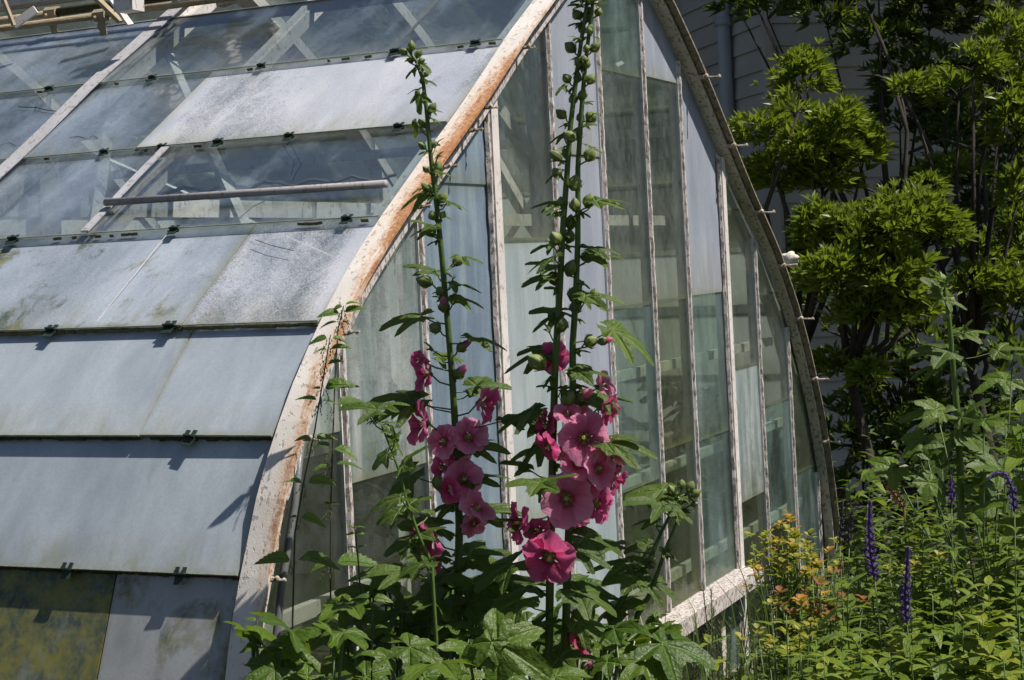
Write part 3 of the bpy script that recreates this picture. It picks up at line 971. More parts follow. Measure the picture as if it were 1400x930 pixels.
# potted greenery inside, seen dimly through the gable
for i_, (px_, py_, d_, w_) in enumerate([(830, 600, 5.15, 60), (925, 570, 5.65, 50), (735, 620, 4.9, 60), (505, 690, 4.35, 60), (640, 700, 4.7, 60), (1000, 560, 6.1, 34)]):
    c_ = P(px_, py_, d_)
    t = thing('indoor_plant', ['bushy plant behind the lower greenish panes under the door sill column', 'low plant dim behind the panes left of the right door post', 'plant behind the pale panes beside the left door post', 'fern-like plant behind the milky pane nearest the arch foot',
                               'plant behind the blue pane next to the first hollyhock', 'small plant at the far inner corner of the greenhouse'][i_], 'plant', (c_.x, c_.y, 0))
    b = MB(); b.tube([(c_.x, c_.y, 0), c_], [.006, .006], 5); b.build('stem', M['stem'], t)
    for k in range(26):
        an = k * 2.4; dr = V((math.cos(an), math.sin(an), R.uniform(-.1, .9)))
        INDOOR.append((t, c_ + V((0, 0, R.uniform(-.35, .12))), dr, R.uniform(.08, .15)))

# pale cloth bundle tied behind the far arch bar
q = PY(1079, 354, .05)
b = MB()
b.ball(q, .034, 16, 11, (1, 1, .75))
for k_, v_ in enumerate(b.v):
    o_ = V(v_) - q
    b.v[k_] = tuple(q + o_ * (1 + .5 * mnoise.noise(o_ * 55) + .28 * mnoise.noise(o_ * 130)))
tag(b.build('cloth_wad', M['cloth'], smooth=True), 'crumpled pale cloth wad lodged on the outside of the far arch bar', 'cloth')
# grey pipe standing inside the left arch bar
pp = [PY(416, 560, -.012), PY(403, 690, -.012), PY(385, 800, -.012), PY(372, 930, -.012)]
pp.append(V((pp[-1].x - .04, -.062, .0)))
b = MB(); b.tube(pp, .007, 8)
tag(b.build('grey_pipe', M['pipe'], smooth=True), 'thin grey pipe rising beside the foot of the rusty arch bar', 'pipe')

# ------------------------------------------------------------------ house with lapped siding
house = thing('house', 'pale weatherboarded house in shade behind the shrubs and the greenhouse', 'house', (P(1063, 320, 10).x, P(1063, 320, 10).y, 0))
HC = V((P(1063, 320, 10).x, P(1063, 320, 10).y, 0))
dR = V((math.cos(rad(-51)), math.sin(rad(-51)), 0)); nR = V((-dR.y, dR.x, 0)) * -1
if nR.dot(cv) > 0: nR = -nR
dL = V((math.cos(rad(38)), math.sin(rad(38)), 0)); nL = V((dL.y, -dL.x, 0))
if nL.dot(V((-1, .3, 0))) < 0: nL = -nL
WC = HC + dL * 4.5                          # inner corner of the wing behind the greenhouse
dW = -dR; nW = nR
HH = 5.2
EXPO = .135


def wall(name_, a, d, length, n, h0=0.0, h1=HH):
    b = MB(); c = a + d * (length / 2) - n * .06
    b.bar(V((a.x, a.y, (h0 + h1) / 2)) - n * .07, V((a.x, a.y, (h0 + h1) / 2)) + d * length - n * .07, h1 - h0, .10, V((0, 0, 1)))
    b.build('wall', M['siding'], house)
    z = h0; k = 0
    sub = MB()
    while z < h1 - .02:
        zt = min(z + EXPO + .02, h1)
        o1 = .022; o2 = .004
        A = a + n * o1; B = a + d * length + n * o1
        Ct = a + d * length + n * o2; D = a + n * o2
        sub = MB()
        vs = [(A.x, A.y, z), (B.x, B.y, z), (Ct.x, Ct.y, zt), (D.x, D.y, zt), (A.x - n.x * .03, A.y - n.y * .03, z), (B.x - n.x * .03, B.y - n.y * .03, z)]
        sub.add(vs, [(0, 1, 2, 3), (0, 4, 5, 1), (0, 3, 4), (1, 5, 2)])
        sub.build('siding_board', M['siding'], house)
        z += EXPO
    return


wall('right', HC, dR, 7.0, nR)
wall('side', HC, dL, 4.5, nL)
wall('wing', WC, dW, 9.0, nW)
# soft bay edge at the corner: corner board
b = MB(); b.bar(HC + nR * .012 + nL * .012, HC + nR * .012 + nL * .012 + V((0, 0, HH)), .05, .05, nR); b.build('corner_board', M['siding'], house)
# eaves and roof planes
EO = 1.5  # overhang above the view, added and sized to shade the walls


def eave(a, d, length, n, ext0=0, ext1=0):
    b = MB(); s = a - d * ext0 + n * (EO / 2 - .1); e = a + d * (length + ext1) + n * (EO / 2 - .1)
    b.bar(s + V((0, 0, HH)), e + V((0, 0, HH)), EO + .2, .05, n); b.build('eave', M['eave'], house)
    b = MB()
    o = n * EO; i = -n * 4
    q = [s - n * (EO / 2 - .1), e - n * (EO / 2 - .1)]
    A, B = q[0] + o + V((0, 0, HH + .06)), q[1] + o + V((0, 0, HH + .06)); C_, D_ = q[1] + i + V((0, 0, HH + 2.6)), q[0] + i + V((0, 0, HH + 2.6))
    dn = V((0, 0, -.08))
    b.add([A, B, C_, D_, A + dn, B + dn, C_ + dn, D_ + dn], [(0, 1, 2, 3), (7, 6, 5, 4), (0, 4, 5, 1), (1, 5, 6, 2), (2, 6, 7, 3), (3, 7, 4, 0)])
    b.build('roof', M['shingle'], house)


eave(HC, dR, 7.0, nR, EO, .5)
eave(WC, dW, 9.0, nW, 0, .5)
# downpipe on the receding side
q0 = HC + dL * .55 + nL * .07
b = MB(); b.tube([q0 + V((0, 0, .1)), q0 + V((0, 0, HH - .1))], .045, 12)
b.build('drainpipe', M['drain'], house, True)
for z in (1.2, 2.9, 4.4):
    b = MB(); b.tube([q0 + V((0, 0, z)), q0 + V((0, 0, z + .05))], .053, 12); b.build('pipe_bracket', M['drain'], house, True)


# ------------------------------------------------------------------ leaf meshes (local Y along the leaf, Z up, unit length)
def lobed(name, mat, lobes, wl, base=.30, teeth=.05, droop=.25, fold=.08, n=44, seed=0, tooth_n=26):
    rl = random.Random(seed)
    b = MB(); vs = [(0, 0, 0)]; uv = [(0, 0)]
    A0 = rad(158)
    rings = (.38, .72, 1.0)
    angs = [-A0 + 2 * A0 * i / n for i in range(n + 1)]
    wob = [rl.uniform(-.05, .05) for _ in lobes]
    prof_ = []
    for a in angs:
        r = base * (1 - .25 * abs(a) / math.pi)
        vn = 9.0
        for (la, lr), wb in zip(lobes, wob):
            la = rad(la) + wb
            r = max(r, lr * math.exp(-((a - la) / wl) ** 2))
            vn = min(vn, abs(a - la))
        prof_.append((r, vn))
    for ri_, rg in enumerate(rings):
        for i, a in enumerate(angs):
            r, vn = prof_[i]
            rr_ = r * rg * (1 + (teeth * math.sin(i * math.pi * tooth_n / n + ri_) + rl.uniform(-teeth, teeth) * .5 if rg == 1.0 else 0))
            x = math.sin(a) * rr_; y = math.cos(a) * rr_
            z = -droop * rr_ * rr_ + fold * min(vn * 2.2, .8) * rg * .6 + .05 * rg * math.sin(a * 3.1 + seed) + rl.uniform(-.016, .016)
            vs.append((x, y, z)); uv.append((min(1, vn * rr_ * 2.2), rg))
    fs = []
    for i in range(n): fs.append((0, 1 + i, 2 + i))
    for k in range(2):
        for i in range(n):
            a = 1 + k * (n + 1) + i
            fs.append((a, a + n + 1, a + n + 2, a + 1))
    fs = [tuple(reversed(f)) for f in fs]
    b.add(vs, fs, uv)
    return b.mesh(name, mat, True)


def ovate(name, mat, wd=.25, peak=.35, teeth=0, td=.06, droop=.2, fold=.12, n=8, seed=0, curl=0.0):
    rl = random.Random(seed)
    b = MB(); vs = []; uv = []
    m_ = n * (2 if teeth else 1)
    for i in range(m_ + 1):
        t_ = i / m_
        wv = wd * (math.sin(math.pi * t_ ** (math.log(.5) / math.log(peak)))) ** .8 if 0 < t_ < 1 else .004
        if teeth and i % 2: wv *= 1 + td * 3
        zc = -droop * t_ * t_
        y = t_ * (1 - .1 * droop)
        xs = curl * t_ * t_
        vs += [(xs - wv, y - (td * .6 if teeth and i % 2 == 0 else 0), zc + fold * wv * 2 + rl.uniform(-.008, .008)), (xs, y, zc), (xs + wv, y - (td * .6 if teeth and i % 2 == 0 else 0), zc + fold * wv * 2 + rl.uniform(-.008, .008))]
        uv += [(1, t_), (0, t_), (1, t_)]
    fs = []
    for i in range(m_):
        a = i * 3
        fs += [(a, a + 1, a + 4, a + 3), (a + 1, a + 2, a + 5, a + 4)]
    b.add(vs, fs, uv)
    return b.mesh(name, mat, True)


L5 = [(0, 1.0), (58, .80), (-58, .80), (118, .55), (-118, .55)]
L3 = [(0, 1.0), (62, .72), (-62, .72)]
LNG = [(0, 1.0), (38, .78), (-38, .78), (92, .42), (-92, .42)]
HOLLY = [lobed('leaf', M['holly'], L5, .50, .55, .045, .25, .09, 44, s) for s in range(2)] + \
        [lobed('leaf', M['holly'], LNG, .36, .42, .045, .34, .10, 44, 7 + s) for s in range(3)] + \
        [lobed('leaf', M['holly'], L3, .40, .40, .045, .30, .10, 36, 14 + s) for s in range(2)]
BIG = [lobed('leaf', M['bigleaf'], [(0, 1), (62, .86), (-62, .86), (122, .70), (-122, .70)], .60, .62, .05, .30, .16, 60, 20 + s, 38) for s in range(3)]
NET = [ovate('leaf', M['nettle'], .24, .30, 1, .05, .25 + .1 * s, .16, 9, s) for s in range(3)]
LAN = [ovate('leaf', M['lance'], .19, .38, 1, .03, .15 + .22 * s, .10, 5, 30 + s, .05 * (s - 1)) for s in range(4)]
LANY = [ovate('leaf', M['lance_y'], .24, .42, 0, .03, .1 + .2 * s, .10, 6, 40 + s) for s in range(3)]
BRACT = {k: [ovate('leaf', M[k], .42, .5, 0, 0, .1, .15, 4, 50 + s) for s in range(2)] for k in ('bract_y', 'bract_o', 'bract_r')}


for t_, c_, dr_, l_ in INDOOR:
    link('leaf', BIG[R.randrange(3)] if l_ > .11 else LAN[1], t_, frame(c_ + dr_.normalized() * .02, dr_, UP, l_))


def bud_mesh(name, tip=None, seed=0):
    """round green bud wrapped in five pointed sepals"""
    b = MB(); rl = random.Random(seed)
    nu, nv = 15, 7
    vs = []
    for j in range(nv + 1):
        t_ = j / nv
        rr_ = .5 * math.sin(math.pi * min(1, t_ * .97 + .015)) ** .75
        for i in range(nu):
            th = 2 * math.pi * i / nu
            r = rr_ * (1 + .15 * math.cos(5 * th + t_ * .8)) * (1 - .25 * t_ ** 3)
            vs.append((r * math.cos(th), r * math.sin(th), t_ * 1.12 - .05))
    fs = [(j * nu + i, j * nu + (i + 1) % nu, (j + 1) * nu + (i + 1) % nu, (j + 1) * nu + i) for j in range(nv) for i in range(nu)]
    b.add(vs, fs)
    for k in range(6):      # epicalyx lobes
        a = k * math.pi / 3
        for tt in range(1):
            c = V((math.cos(a), math.sin(a), 0)); s_ = V((-math.sin(a), math.cos(a), 0))
            b.add([c * .12 + s_ * .16, c * .12 - s_ * .16, c * .56 - s_ * .14 + V((0, 0, .32)), c * .56 + s_ * .14 + V((0, 0, .32)), c * .66 + V((0, 0, .72))], [(0, 1, 2, 3), (3, 2, 4)])
    mats = [M['bud']]
    if tip:
        mats.append(M[tip]); b.cur = 1
        nu2 = 10; vs = []
        for j in range(6):
            t_ = j / 5
            rr_ = (.36 + .10 * t_) * (math.cos(t_ * 1.45) ** .6 if t_ > .3 else 1) if j < 5 else .03
            for i in range(nu2):
                th = 2 * math.pi * i / nu2 + t_ * 1.2
                r = rr_ * (1 + .15 * math.cos(5 * th))
                vs.append((r * math.cos(th), r * math.sin(th), .55 + t_ * .85))
        uvs = [(i / nu2, .6 + .4 * j / 5) for j in range(6) for i in range(nu2)]
        b.add(vs, [(j * nu2 + i, j * nu2 + (i + 1) % nu2, (j + 1) * nu2 + (i + 1) % nu2, (j + 1) * nu2 + i) for j in range(5) for i in range(nu2)], uvs, 1)
    return b.mesh(name, mats, True)


BUDS = [bud_mesh('bud', None, s) for s in range(2)]
PBUD = [bud_mesh('bud', 'petal', 5)]


def petal_mesh(mat, seed, cup=.55):
    rl = random.Random(seed)
    b = MB(); nr, na = 8, 12
    vs = []; uv = []
    ph = [rl.uniform(0, 6) for _ in range(5)]
    for j in range(nr + 1):
        r = .05 + .95 * (j / nr)
        half = rad(14 + 36 * min(1, (r * 1.5)) ** .8)
        for i in range(na + 1):
            s_ = i / na * 2 - 1
            a = s_ * half
            edge = 1 - .13 * abs(s_) ** 3 - .07 * math.cos(s_ * 4 + ph[0]) + .03 * math.sin(s_ * 15 + ph[1])
            rr_ = r * (edge if j > nr * .4 else 1 - (1 - edge) * j / nr)
            z = cup * rr_ - .34 * cup * rr_ * rr_ * 1.3 + r * r * (.10 * math.sin(5 * s_ + ph[2]) + .04 * math.sin(12 * s_ + ph[3])) + .09 * s_ * r - .22 * max(0, r - .72) * (1 + math.sin(ph[4] + 3 * s_))
            vs.append((math.sin(a) * rr_, math.cos(a) * rr_, z)); uv.append((i / na, r))
    fs = [(j * (na + 1) + i, j * (na + 1) + i + 1, (j + 1) * (na + 1) + i + 1, (j + 1) * (na + 1) + i) for j in range(nr) for i in range(na)]
    b.add(vs, fs, uv)
    return b.mesh('petal', M[mat], True)


PET = {('petal', c): [petal_mesh('petal', 10 * s + int(c * 10), c * 1.3) for s in range(4)] for c in (.45, .95)}
PET.update({('petal_shaded', c): [petal_mesh('petal_shaded', 7 * s + int(c * 10) + 1, c * 1.3) for s in range(4)] for c in (.45, .95)})
b = MB()
b.tube([(0, 0, -.02), (0, 0, .12), (0, 0, .34)], [.07, .055, .045], 7)
for i in range(40):
    a = i * 2.4; z = .14 + .22 * (i / 40)
    b.ball((math.cos(a) * .06, math.sin(a) * .06, z), .022, 4, 3)
STAMEN = b.mesh('stamen', M['stamen'], True)
b = MB()
for k in range(5):
    a = k * 2 * math.pi / 5
    c = V((math.cos(a), math.sin(a), 0)); s_ = V((-math.sin(a), math.cos(a), 0))
    b.add([c * .05 + s_ * .08 + V((0, 0, -.1)), c * .05 - s_ * .08 + V((0, 0, -.1)), c * .22 - s_ * .14 + V((0, 0, -.03)), c * .22 + s_ * .14 + V((0, 0, -.03)), c * .42 + V((0, 0, .16))], [(0, 1, 2, 3), (3, 2, 4)])
b.ball((0, 0, -.05), .14, 8, 5)
CALYX = b.mesh('calyx', M['bud'], True)

TC = -cv                # towards the camera
UP = V((0, 0, 1))
RT = V((cr.x, cr.y, 0)).normalized()
CV = V((cv.x, cv.y, 0)).normalized()


def flower(parent, loc, face, rpx, d, kind='petal', cup=.45):
    """open flower: part of its plant, petals are its sub-parts; face is the direction it opens to"""
    s = rpx * d / FPX * 1.07
    cup = .95 if cup > .7 else .45
    face = V(face) + RT * R.uniform(-.25, .25) + UP * R.uniform(-.2, .2)
    fm = fr_z(loc, face, s, R.uniform(0, 6))
    f = link('flower', CALYX, parent, fm)
    f_ms = PET[(kind, cup)]
    for k in range(5):
        o = bpy.data.objects.new('petal', f_ms[(k + R.randrange(4)) % 4])
        COL.objects.link(o); o.parent = f
        o.matrix_basis = Matrix.Rotation(k * 2 * math.pi / 5 + R.uniform(-.08, .08), 4, 'Z') @ Matrix.Rotation(R.uniform(-.28, .22), 4, 'X') @ Matrix.Scale(R.uniform(.93, 1.05), 4)
    o = bpy.data.objects.new('stamen', STAMEN); COL.objects.link(o); o.parent = f
    return f


def leaf_to(parent, stem, a, b_, mesh, nrm=None, petiole=True, rad_=.0011, stemmb=None, wide=1.0, attach=None):
    """leaf whose base is at a and tip at b_; a petiole runs from attach to a"""
    a, b_ = V(a), V(b_)
    d = b_ - a
    if nrm is None:
        nrm = UP + TC * R.uniform(.15, .6) + RT * R.uniform(-.3, .3)
    link('leaf', mesh, parent, frame(a, d, nrm, (d.length * wide, d.length, d.length)))
    if attach is not None and stemmb is not None:
        mid = (V(attach) + a) / 2 + UP * (-.004)
        stemmb.tube([attach, mid, a], [rad_ * 1.3, rad_, rad_], 5, False)


def polyline(pts, py):
    """x on a stem polyline at row py"""
    for (x0, y0), (x1, y1) in zip(pts, pts[1:]):
        if y0 <= py <= y1: return x0 + (x1 - x0) * (py - y0) / (y1 - y0 + 1e-6)
    return pts[-1][0] if py > pts[-1][1] else pts[0][0]


def hollyhock(label, stems, d, leaves, flowers, buds, name='hollyhock', dens=1.0, group=None, thick=1.0):
    base = P(stems[0][-1][0], stems[0][-1][1], d)
    t = thing(name, label, 'flower', (base.x, base.y, 0), group)
    sm = MB()
    for st in stems:
        pts = [P(x, y, d) for x, y in st]
        pts.append(V((pts[-1].x + .01, pts[-1].y, .0)))
        L = len(pts)
        k = d / FPX
        rs = [k * thick * (2.0 + 3.6 * min(1, i / (L - 1.0) * 1.25)) for i in range(L)]
        # resample for smoothness
        sm.tube(pts, rs, 8)
    for (ax, ay, bx, by, *rest) in leaves:
        st = min(stems, key=lambda s: abs(polyline(s, ay + 8) - ax) + (0 if s[0][1] - 5 <= ay + 12 <= s[-1][1] else 200))
        dd = d + (rest[1] if len(rest) > 1 else R.uniform(-.05, .03))
        mi = rest[0] if rest and rest[0] is not None else R.randrange(len(HOLLY))
        ay2 = ay + R.uniform(8, 20)
        at = P(polyline(st, ay2), ay2, d)
        ln = math.hypot(bx - ax, by - ay)
        tipd = dd + R.uniform(-.4, .15) * ln / FPX * d
        leaf_to(t, st, P(ax, ay, dd), P(bx, by, tipd), HOLLY[mi], None, stemmb=sm, attach=at, wide=R.uniform(.8, 1.0) if len(rest) < 3 else rest[2])
    for (x, y, r, fx, fz, kind, *rest) in flowers:
        cup = rest[0] if rest else .45
        face = TC * (1 - abs(fx) * .75 if abs(fx) < .99 else .15) + RT * fx + UP * fz
        dd = d + R.uniform(-.05, .01) + (rest[1] if len(rest) > 1 else 0)
        c = P(x, y, dd)
        st = min(stems, key=lambda s: abs(polyline(s, y) - x))
        flower(t, c - face.normalized() * (r * d / FPX * .25), face, r, d, kind, cup)
        at = P(polyline(st, y + 16), y + 16, d)
        sm.tube([at, (at + c) / 2 - UP * .003, c - face.normalized() * (r * d / FPX * .32)], .0014, 5, False)
    for (x, y, r, fx, fz, k) in buds:
        face = TC * .25 + RT * fx + UP * fz
        st = min(stems, key=lambda s: abs(polyline(s, y) - x))
        dd = d + R.uniform(-.025, .015)
        c = P(x, y, dd)
        ss = 2 * r * d / FPX * R.uniform(.78, 1.08)
        fm = fr_z(c - face.normalized() * ss * .4, face, ss, R.uniform(0, 6))
        fm = fm @ Matrix.Diagonal((R.uniform(.8, 1), R.uniform(.8, 1), R.uniform(.95, 1.25), 1))
        link('bud', PBUD[0] if k else BUDS[R.randrange(2)], t, fm)
        at = P(polyline(st, y + r * 1.4), y + r * 1.4, d)
        sm.tube([at, (at + c) / 2 - UP * .002, c - face.normalized() * ss * .38], .0013, 5, False)
        if R.random() < .62 and r > 4.5:
            sx = 1 if fx > 0 else -1
            ln = R.uniform(11, 22) * d / FPX
            dr = (RT * sx * R.uniform(.6, 1) + UP * R.uniform(-.5, .3) + TC * R.uniform(-.3, .6)).normalized()
            link('leaf', HOLLY[R.choice((2, 3, 5, 6))], t, frame(at + dr * .006, dr, UP + TC * R.uniform(.1, .8), (ln * .9, ln, ln)))
    sm.build('stem', M['stem'], t, True)
    return t


def auto_buds(stem, y0, y1, step, r0, r1, rnd, pink=0):
    out = []; y = y0; s = 1
    while y < y1:
        f = (y - y0) / (y1 - y0)
        r = r0 + (r1 - r0) * f + rnd.uniform(-.8, .8)
        x = polyline(stem, y) + s * (r * .95 + 2 + rnd.uniform(0, 5) * f)
        out.append((x, y, r, s * rnd.uniform(.3, .9), rnd.uniform(.5, 1), pink if rnd.random() < .0 else 0))
        if rnd.random() < .55:
            out.append((polyline(stem, y) + rnd.uniform(-3, 3), y + rnd.uniform(-4, 4), r * .9, rnd.uniform(-.3, .3), rnd.uniform(.4, 1), 0))
        s = -s; y += step * (1 + .5 * f) * rnd.uniform(.8, 1.2)
    return out


# -- left hollyhock
SA = [(557, 66), (569, 84), (578, 108), (583, 150), (590, 225), (598, 290), (604, 350), (611, 430), (617, 500), (621, 560), (625, 640), (628, 720), (626, 800), (628, 930)]
ra = random.Random(21)
budsA = [(553, 72, 7, -.6, .6, 0), (562, 66, 7, .1, 1, 0), (571, 76, 6, .6, .7, 0), (562, 83, 6.5, 0, .8, 0), (575, 84, 5, .8, .3, 0)]
budsA += [(582, 102, 5.5, .6, .8, 0), (578, 112, 6, -.2, .9, 0), (590, 150, 7, .5, .7, 0), (580, 170, 7, -.5, .7, 0), (579, 201, 5, -.7, .6, 0), (593, 199, 6, .5, .7, 0), (584, 233, 4.5, -.7, .6, 0), (597, 230, 7, .5, .7, 0),
          (586, 258, 7, -.6, .5, 0), (604, 272, 7, .5, .7, 0), (592, 296, 8, -.3, .7, 0), (605, 294, 6, .5, .7, 0), (590, 318, 8, -.4, .8, 0), (625, 358, 10, .3, .5, 0), (584, 386, 9.5, -.8, .3, 0), (603, 400, 7, -.2, .4, 0),
          (607, 421, 8, 0, .9, 1), (596, 449, 9.5, -.5, .3, 0), (630, 476, 10, .7, .5, 1), (627, 512, 11, .6, .7, 1), (600, 664, 9, -.2, .8, 0), (490, 735, 0.1, 0, 1, 0)]
budsA = [q for q in budsA if q[2] > 1]
leavesA = [(572, 128, 566, 143, 5), (575, 130, 570, 156, 5), (596, 198, 606, 186, 5), (570, 168, 567, 189, 6), (590, 152, 608, 151, 5), (599, 236, 624, 240, 5), (598, 215, 604, 205, 6), (588, 262, 541, 278, 3), (583, 256, 560, 262, 5), (612, 276, 643, 282, 2), (601, 296, 618, 297, 5),
           (592, 312, 556, 317, 3), (588, 310, 562, 296, 5), (626, 352, 662, 352, 3), (596, 372, 553, 353, 2), (594, 368, 600, 372, 5), (620, 388, 660, 393, 5), (617, 386, 622, 370, 5), (622, 408, 664, 412, 2), (576, 432, 513, 437, 2), (645, 462, 697, 468, 3), (590, 478, 583, 466, 5), (600, 488, 636, 489, 5),
           (652, 528, 702, 524, 1), (646, 536, 660, 512, 3), (570, 548, 505, 566, 3), (560, 545, 500, 540, 5), (640, 655, 700, 640, 2), (620, 690, 575, 700, 3), (640, 610, 700, 606, 4), (690, 575, 735, 572, 3), (655, 612, 600, 596, 3),
           (600, 720, 545, 712, 0), (560, 650, 520, 690, 1), (640, 760, 700, 745, 0), (618, 790, 570, 800, 1), (640, 820, 690, 850, 0), (606, 760, 560, 745, 3), (650, 700, 715, 690, 2), (600, 840, 540, 850, 0)]
flowersA = [(620, 622, 20, .2, .5, 'petal', .95), (615, 670, 18, -.5, .1, 'petal_shaded', .45), (583, 512, 22, -.85, .1, 'petal_shaded', .95), (573, 492, 12, -.5, .3, 'petal_shaded', .95), (577, 580, 27, -.9, -.1, 'petal_shaded', .95), (660, 554, 25, .85, -.35, 'petal_shaded', .95), (640, 596, 27, .1, .75, 'petal', .45), (605, 602, 22, -.5, .6, 'petal', .45),
            (603, 640, 22, -.7, .3, 'petal_shaded', .45), (633, 655, 26, .0, .3, 'petal', .45), (654, 694, 24, .6, .6, 'petal', .45), (648, 715, 20, .3, -.2, 'petal', .45), (588, 738, 26, -.75, -.35, 'petal_shaded', .95), (597, 770, 13, -.6, .2, 'petal_shaded', .95)]
hollyhock('hollyhock with one tall stem of pink flowers beside the rusty arch bar', [SA], 2.62, leavesA, flowersA, budsA)

# -- middle hollyhock with two stems
SB1 = [(812, -60), (806, -20), (800, 20), (792, 75), (786, 120), (779, 180), (775, 240), (769, 320), (765, 400), (759, 500), (756, 600), (754, 700), (752, 790), (750, 930)]
SB2 = [(822, -60), (812, -10), (806, 40), (800, 90), (795, 150), (790, 230), (790, 330), (787, 410), (783, 470), (783, 560), (781, 640), (778, 720), (775, 800), (772, 930)]
rb = random.Random(31)
budsB = auto_buds(SB1, -40, 235, 19, 6, 9.5, rb) + auto_buds(SB2, -30, 235, 20, 6, 9, rb)
budsB += [(763, 238, 8, -.6, .7, 0), (785, 252, 10, .3, .8, 0), (804, 278, 9, .3, .9, 0), (768, 280, 9, -.1, .9, 0), (786, 283, 8, 0, .8, 0), (780, 306, 10, .1, .9, 0), (778, 326, 9, .2, .9, 0), (760, 328, 9, -.4, .8, 0), (804, 352, 10, .4, .8, 0),
          (779, 370, 10, .3, .8, 0), (758, 384, 10, -.2, .8, 0), (785, 405, 11, .3, .8, 0), (812, 404, 7, .2, .9, 0), (787, 422, 10, .2, .8, 0), (769, 447, 9, .1, .8, 0), (806, 467, 10, .8, .3, 0), (822, 467, 8, .9, .2, 1), (785, 512, 11, .4, .8, 0), (737, 498, 12, -.7, .6, 0),
          (775, 545, 12, .4, .5, 0), (789, 546, 13, .5, .3, 1), (765, 622, 9, .2, .8, 0), (846, 608, 6, .5, .8, 0), (845, 638, 6, .5, .8, 0), (800, 912, 8, .6, .4, 1)]
leavesB = [(790, 52, 775, 47, 5), (772, 118, 757, 128, 5), (812, 155, 824, 155, 6), (770, 185, 748, 193, 3), (808, 203, 825, 207, 5), (766, 236, 742, 247, 5), (815, 275, 866, 267, 2), (765, 278, 724, 276, 3), (760, 288, 740, 290, 5),
           (808, 350, 856, 346, 1), (805, 340, 850, 338, 3), (755, 335, 722, 340, 5), (757, 352, 715, 366, 3), (758, 366, 718, 352, 5), (752, 378, 710, 382, 2), (800, 405, 858, 404, 3), (765, 425, 722, 420, 1), (762, 432, 724, 446, 3), (800, 412, 832, 417, 5), (750, 452, 745, 440, 5),
           (838, 452, 905, 487, 2), (745, 484, 684, 497, 3), (735, 478, 705, 480, 5), (790, 508, 836, 506, 0), (755, 530, 733, 524, 5), (768, 532, 790, 528, 5), (730, 562, 672, 582, 3), (735, 560, 700, 575, 5), (808, 545, 868, 540, 1), (820, 536, 856, 560, 3), (822, 600, 880, 592, 5), (830, 606, 905, 612, 3),
           (738, 660, 690, 655, 1, -.10), (738, 662, 790, 640, 1, -.10), (736, 668, 740, 690, 5, -.10), (745, 600, 700, 640, 3), (740, 612, 690, 622, 2), (735, 580, 690, 560, 5), (800, 735, 860, 750, 0), (790, 755, 840, 770, 3), (720, 640, 685, 625, 5), (700, 770, 640, 800, 0), (730, 800, 672, 780, 1), (710, 820, 650, 850, 0), (790, 810, 850, 830, 0),
           (740, 850, 690, 880, 0), (790, 850, 840, 880, 3), (720, 720, 680, 700, 3), (765, 900, 820, 890, 0)]
flowersB = [(838, 622, 20, .7, .2, 'petal', .95), (806, 660, 24, .3, -.2, 'petal', .45), (840, 655, 18, .8, -.1, 'petal_shaded', .95), (800, 575, 22, .2, .7, 'petal', .45), (757, 488, 22, 0, .3, 'petal_shaded', .45, .05), (745, 582, 22, -.6, .3, 'petal_shaded', .45), (777, 566, 20, .4, .6, 'petal', .45), (824, 528, 18, .8, .2, 'petal', .95), (826, 560, 24, .85, -.4, 'petal_shaded', .95), (748, 612, 20, -.6, -.2, 'petal_shaded', .45), (798, 598, 33, -.05, .35, 'petal', .45), (820, 640, 27, .6, .25, 'petal', .45),
            (790, 635, 25, .1, .5, 'petal', .45), (774, 682, 36, -.10, .15, 'petal', .45, -.05), (818, 690, 26, .55, .0, 'petal_shaded', .45), (790, 715, 20, .4, -.5, 'petal', .45), (707, 716, 27, -.75, .0, 'petal_shaded', .45), (735, 725, 18, -.3, .6, 'petal_shaded', .45), (752, 763, 35, -.05, -.10, 'petal_shaded', .45, -.06), (790, 878, 20, .6, .3, 'petal_shaded', .95)]
hollyhock('tallest hollyhock, two stems side by side with pink open flowers in the middle', [SB1, SB2], 2.56, leavesB, flowersB, budsB)

# -- right-hand leaning hollyhock without open flowers
SC1 = [(930, 682), (918, 700), (903, 730), (888, 765), (862, 800), (840, 840), (815, 930)]
SC2 = [(925, 715), (912, 745), (902, 775), (890, 810), (872, 840), (850, 930)]
budsC = [(918, 672, 7, -.3, .9, 0), (932, 664, 7, 0, 1, 0), (943, 668, 8, .4, .9, 0), (950, 676, 7, .8, .6, 0), (938, 682, 8, .2, .6, 0), (948, 690, 5, .8, .2, 0), (926, 684, 6, -.2, .6, 0), (893, 714, 5, -.3, .8, 0), (914, 750, 6, .5, .6, 0), (893, 765, 5, -.4, .5, 0)]
leavesC = [(905, 670, 852, 672, 1), (905, 690, 852, 676, 5), (895, 712, 862, 712, 3), (925, 700, 950, 712, 0), (918, 690, 940, 705, 1), (885, 745, 850, 750, 5), (888, 770, 860, 755, 3), (905, 752, 925, 760, 5), (870, 790, 820, 790, 1), (880, 795, 935, 812, 3), (900, 790, 915, 800, 5), (845, 745, 800, 735, 2), (860, 770, 800, 770, 3), (850, 850, 820, 868, 1), (890, 850, 910, 835, 0), (830, 820, 790, 800, 0)]
hollyhock('leaning leafy hollyhock shoot tipped with closed green buds, right of the pink flowers', [SC1, SC2], 2.62, leavesC, [], budsC, thick=.8)

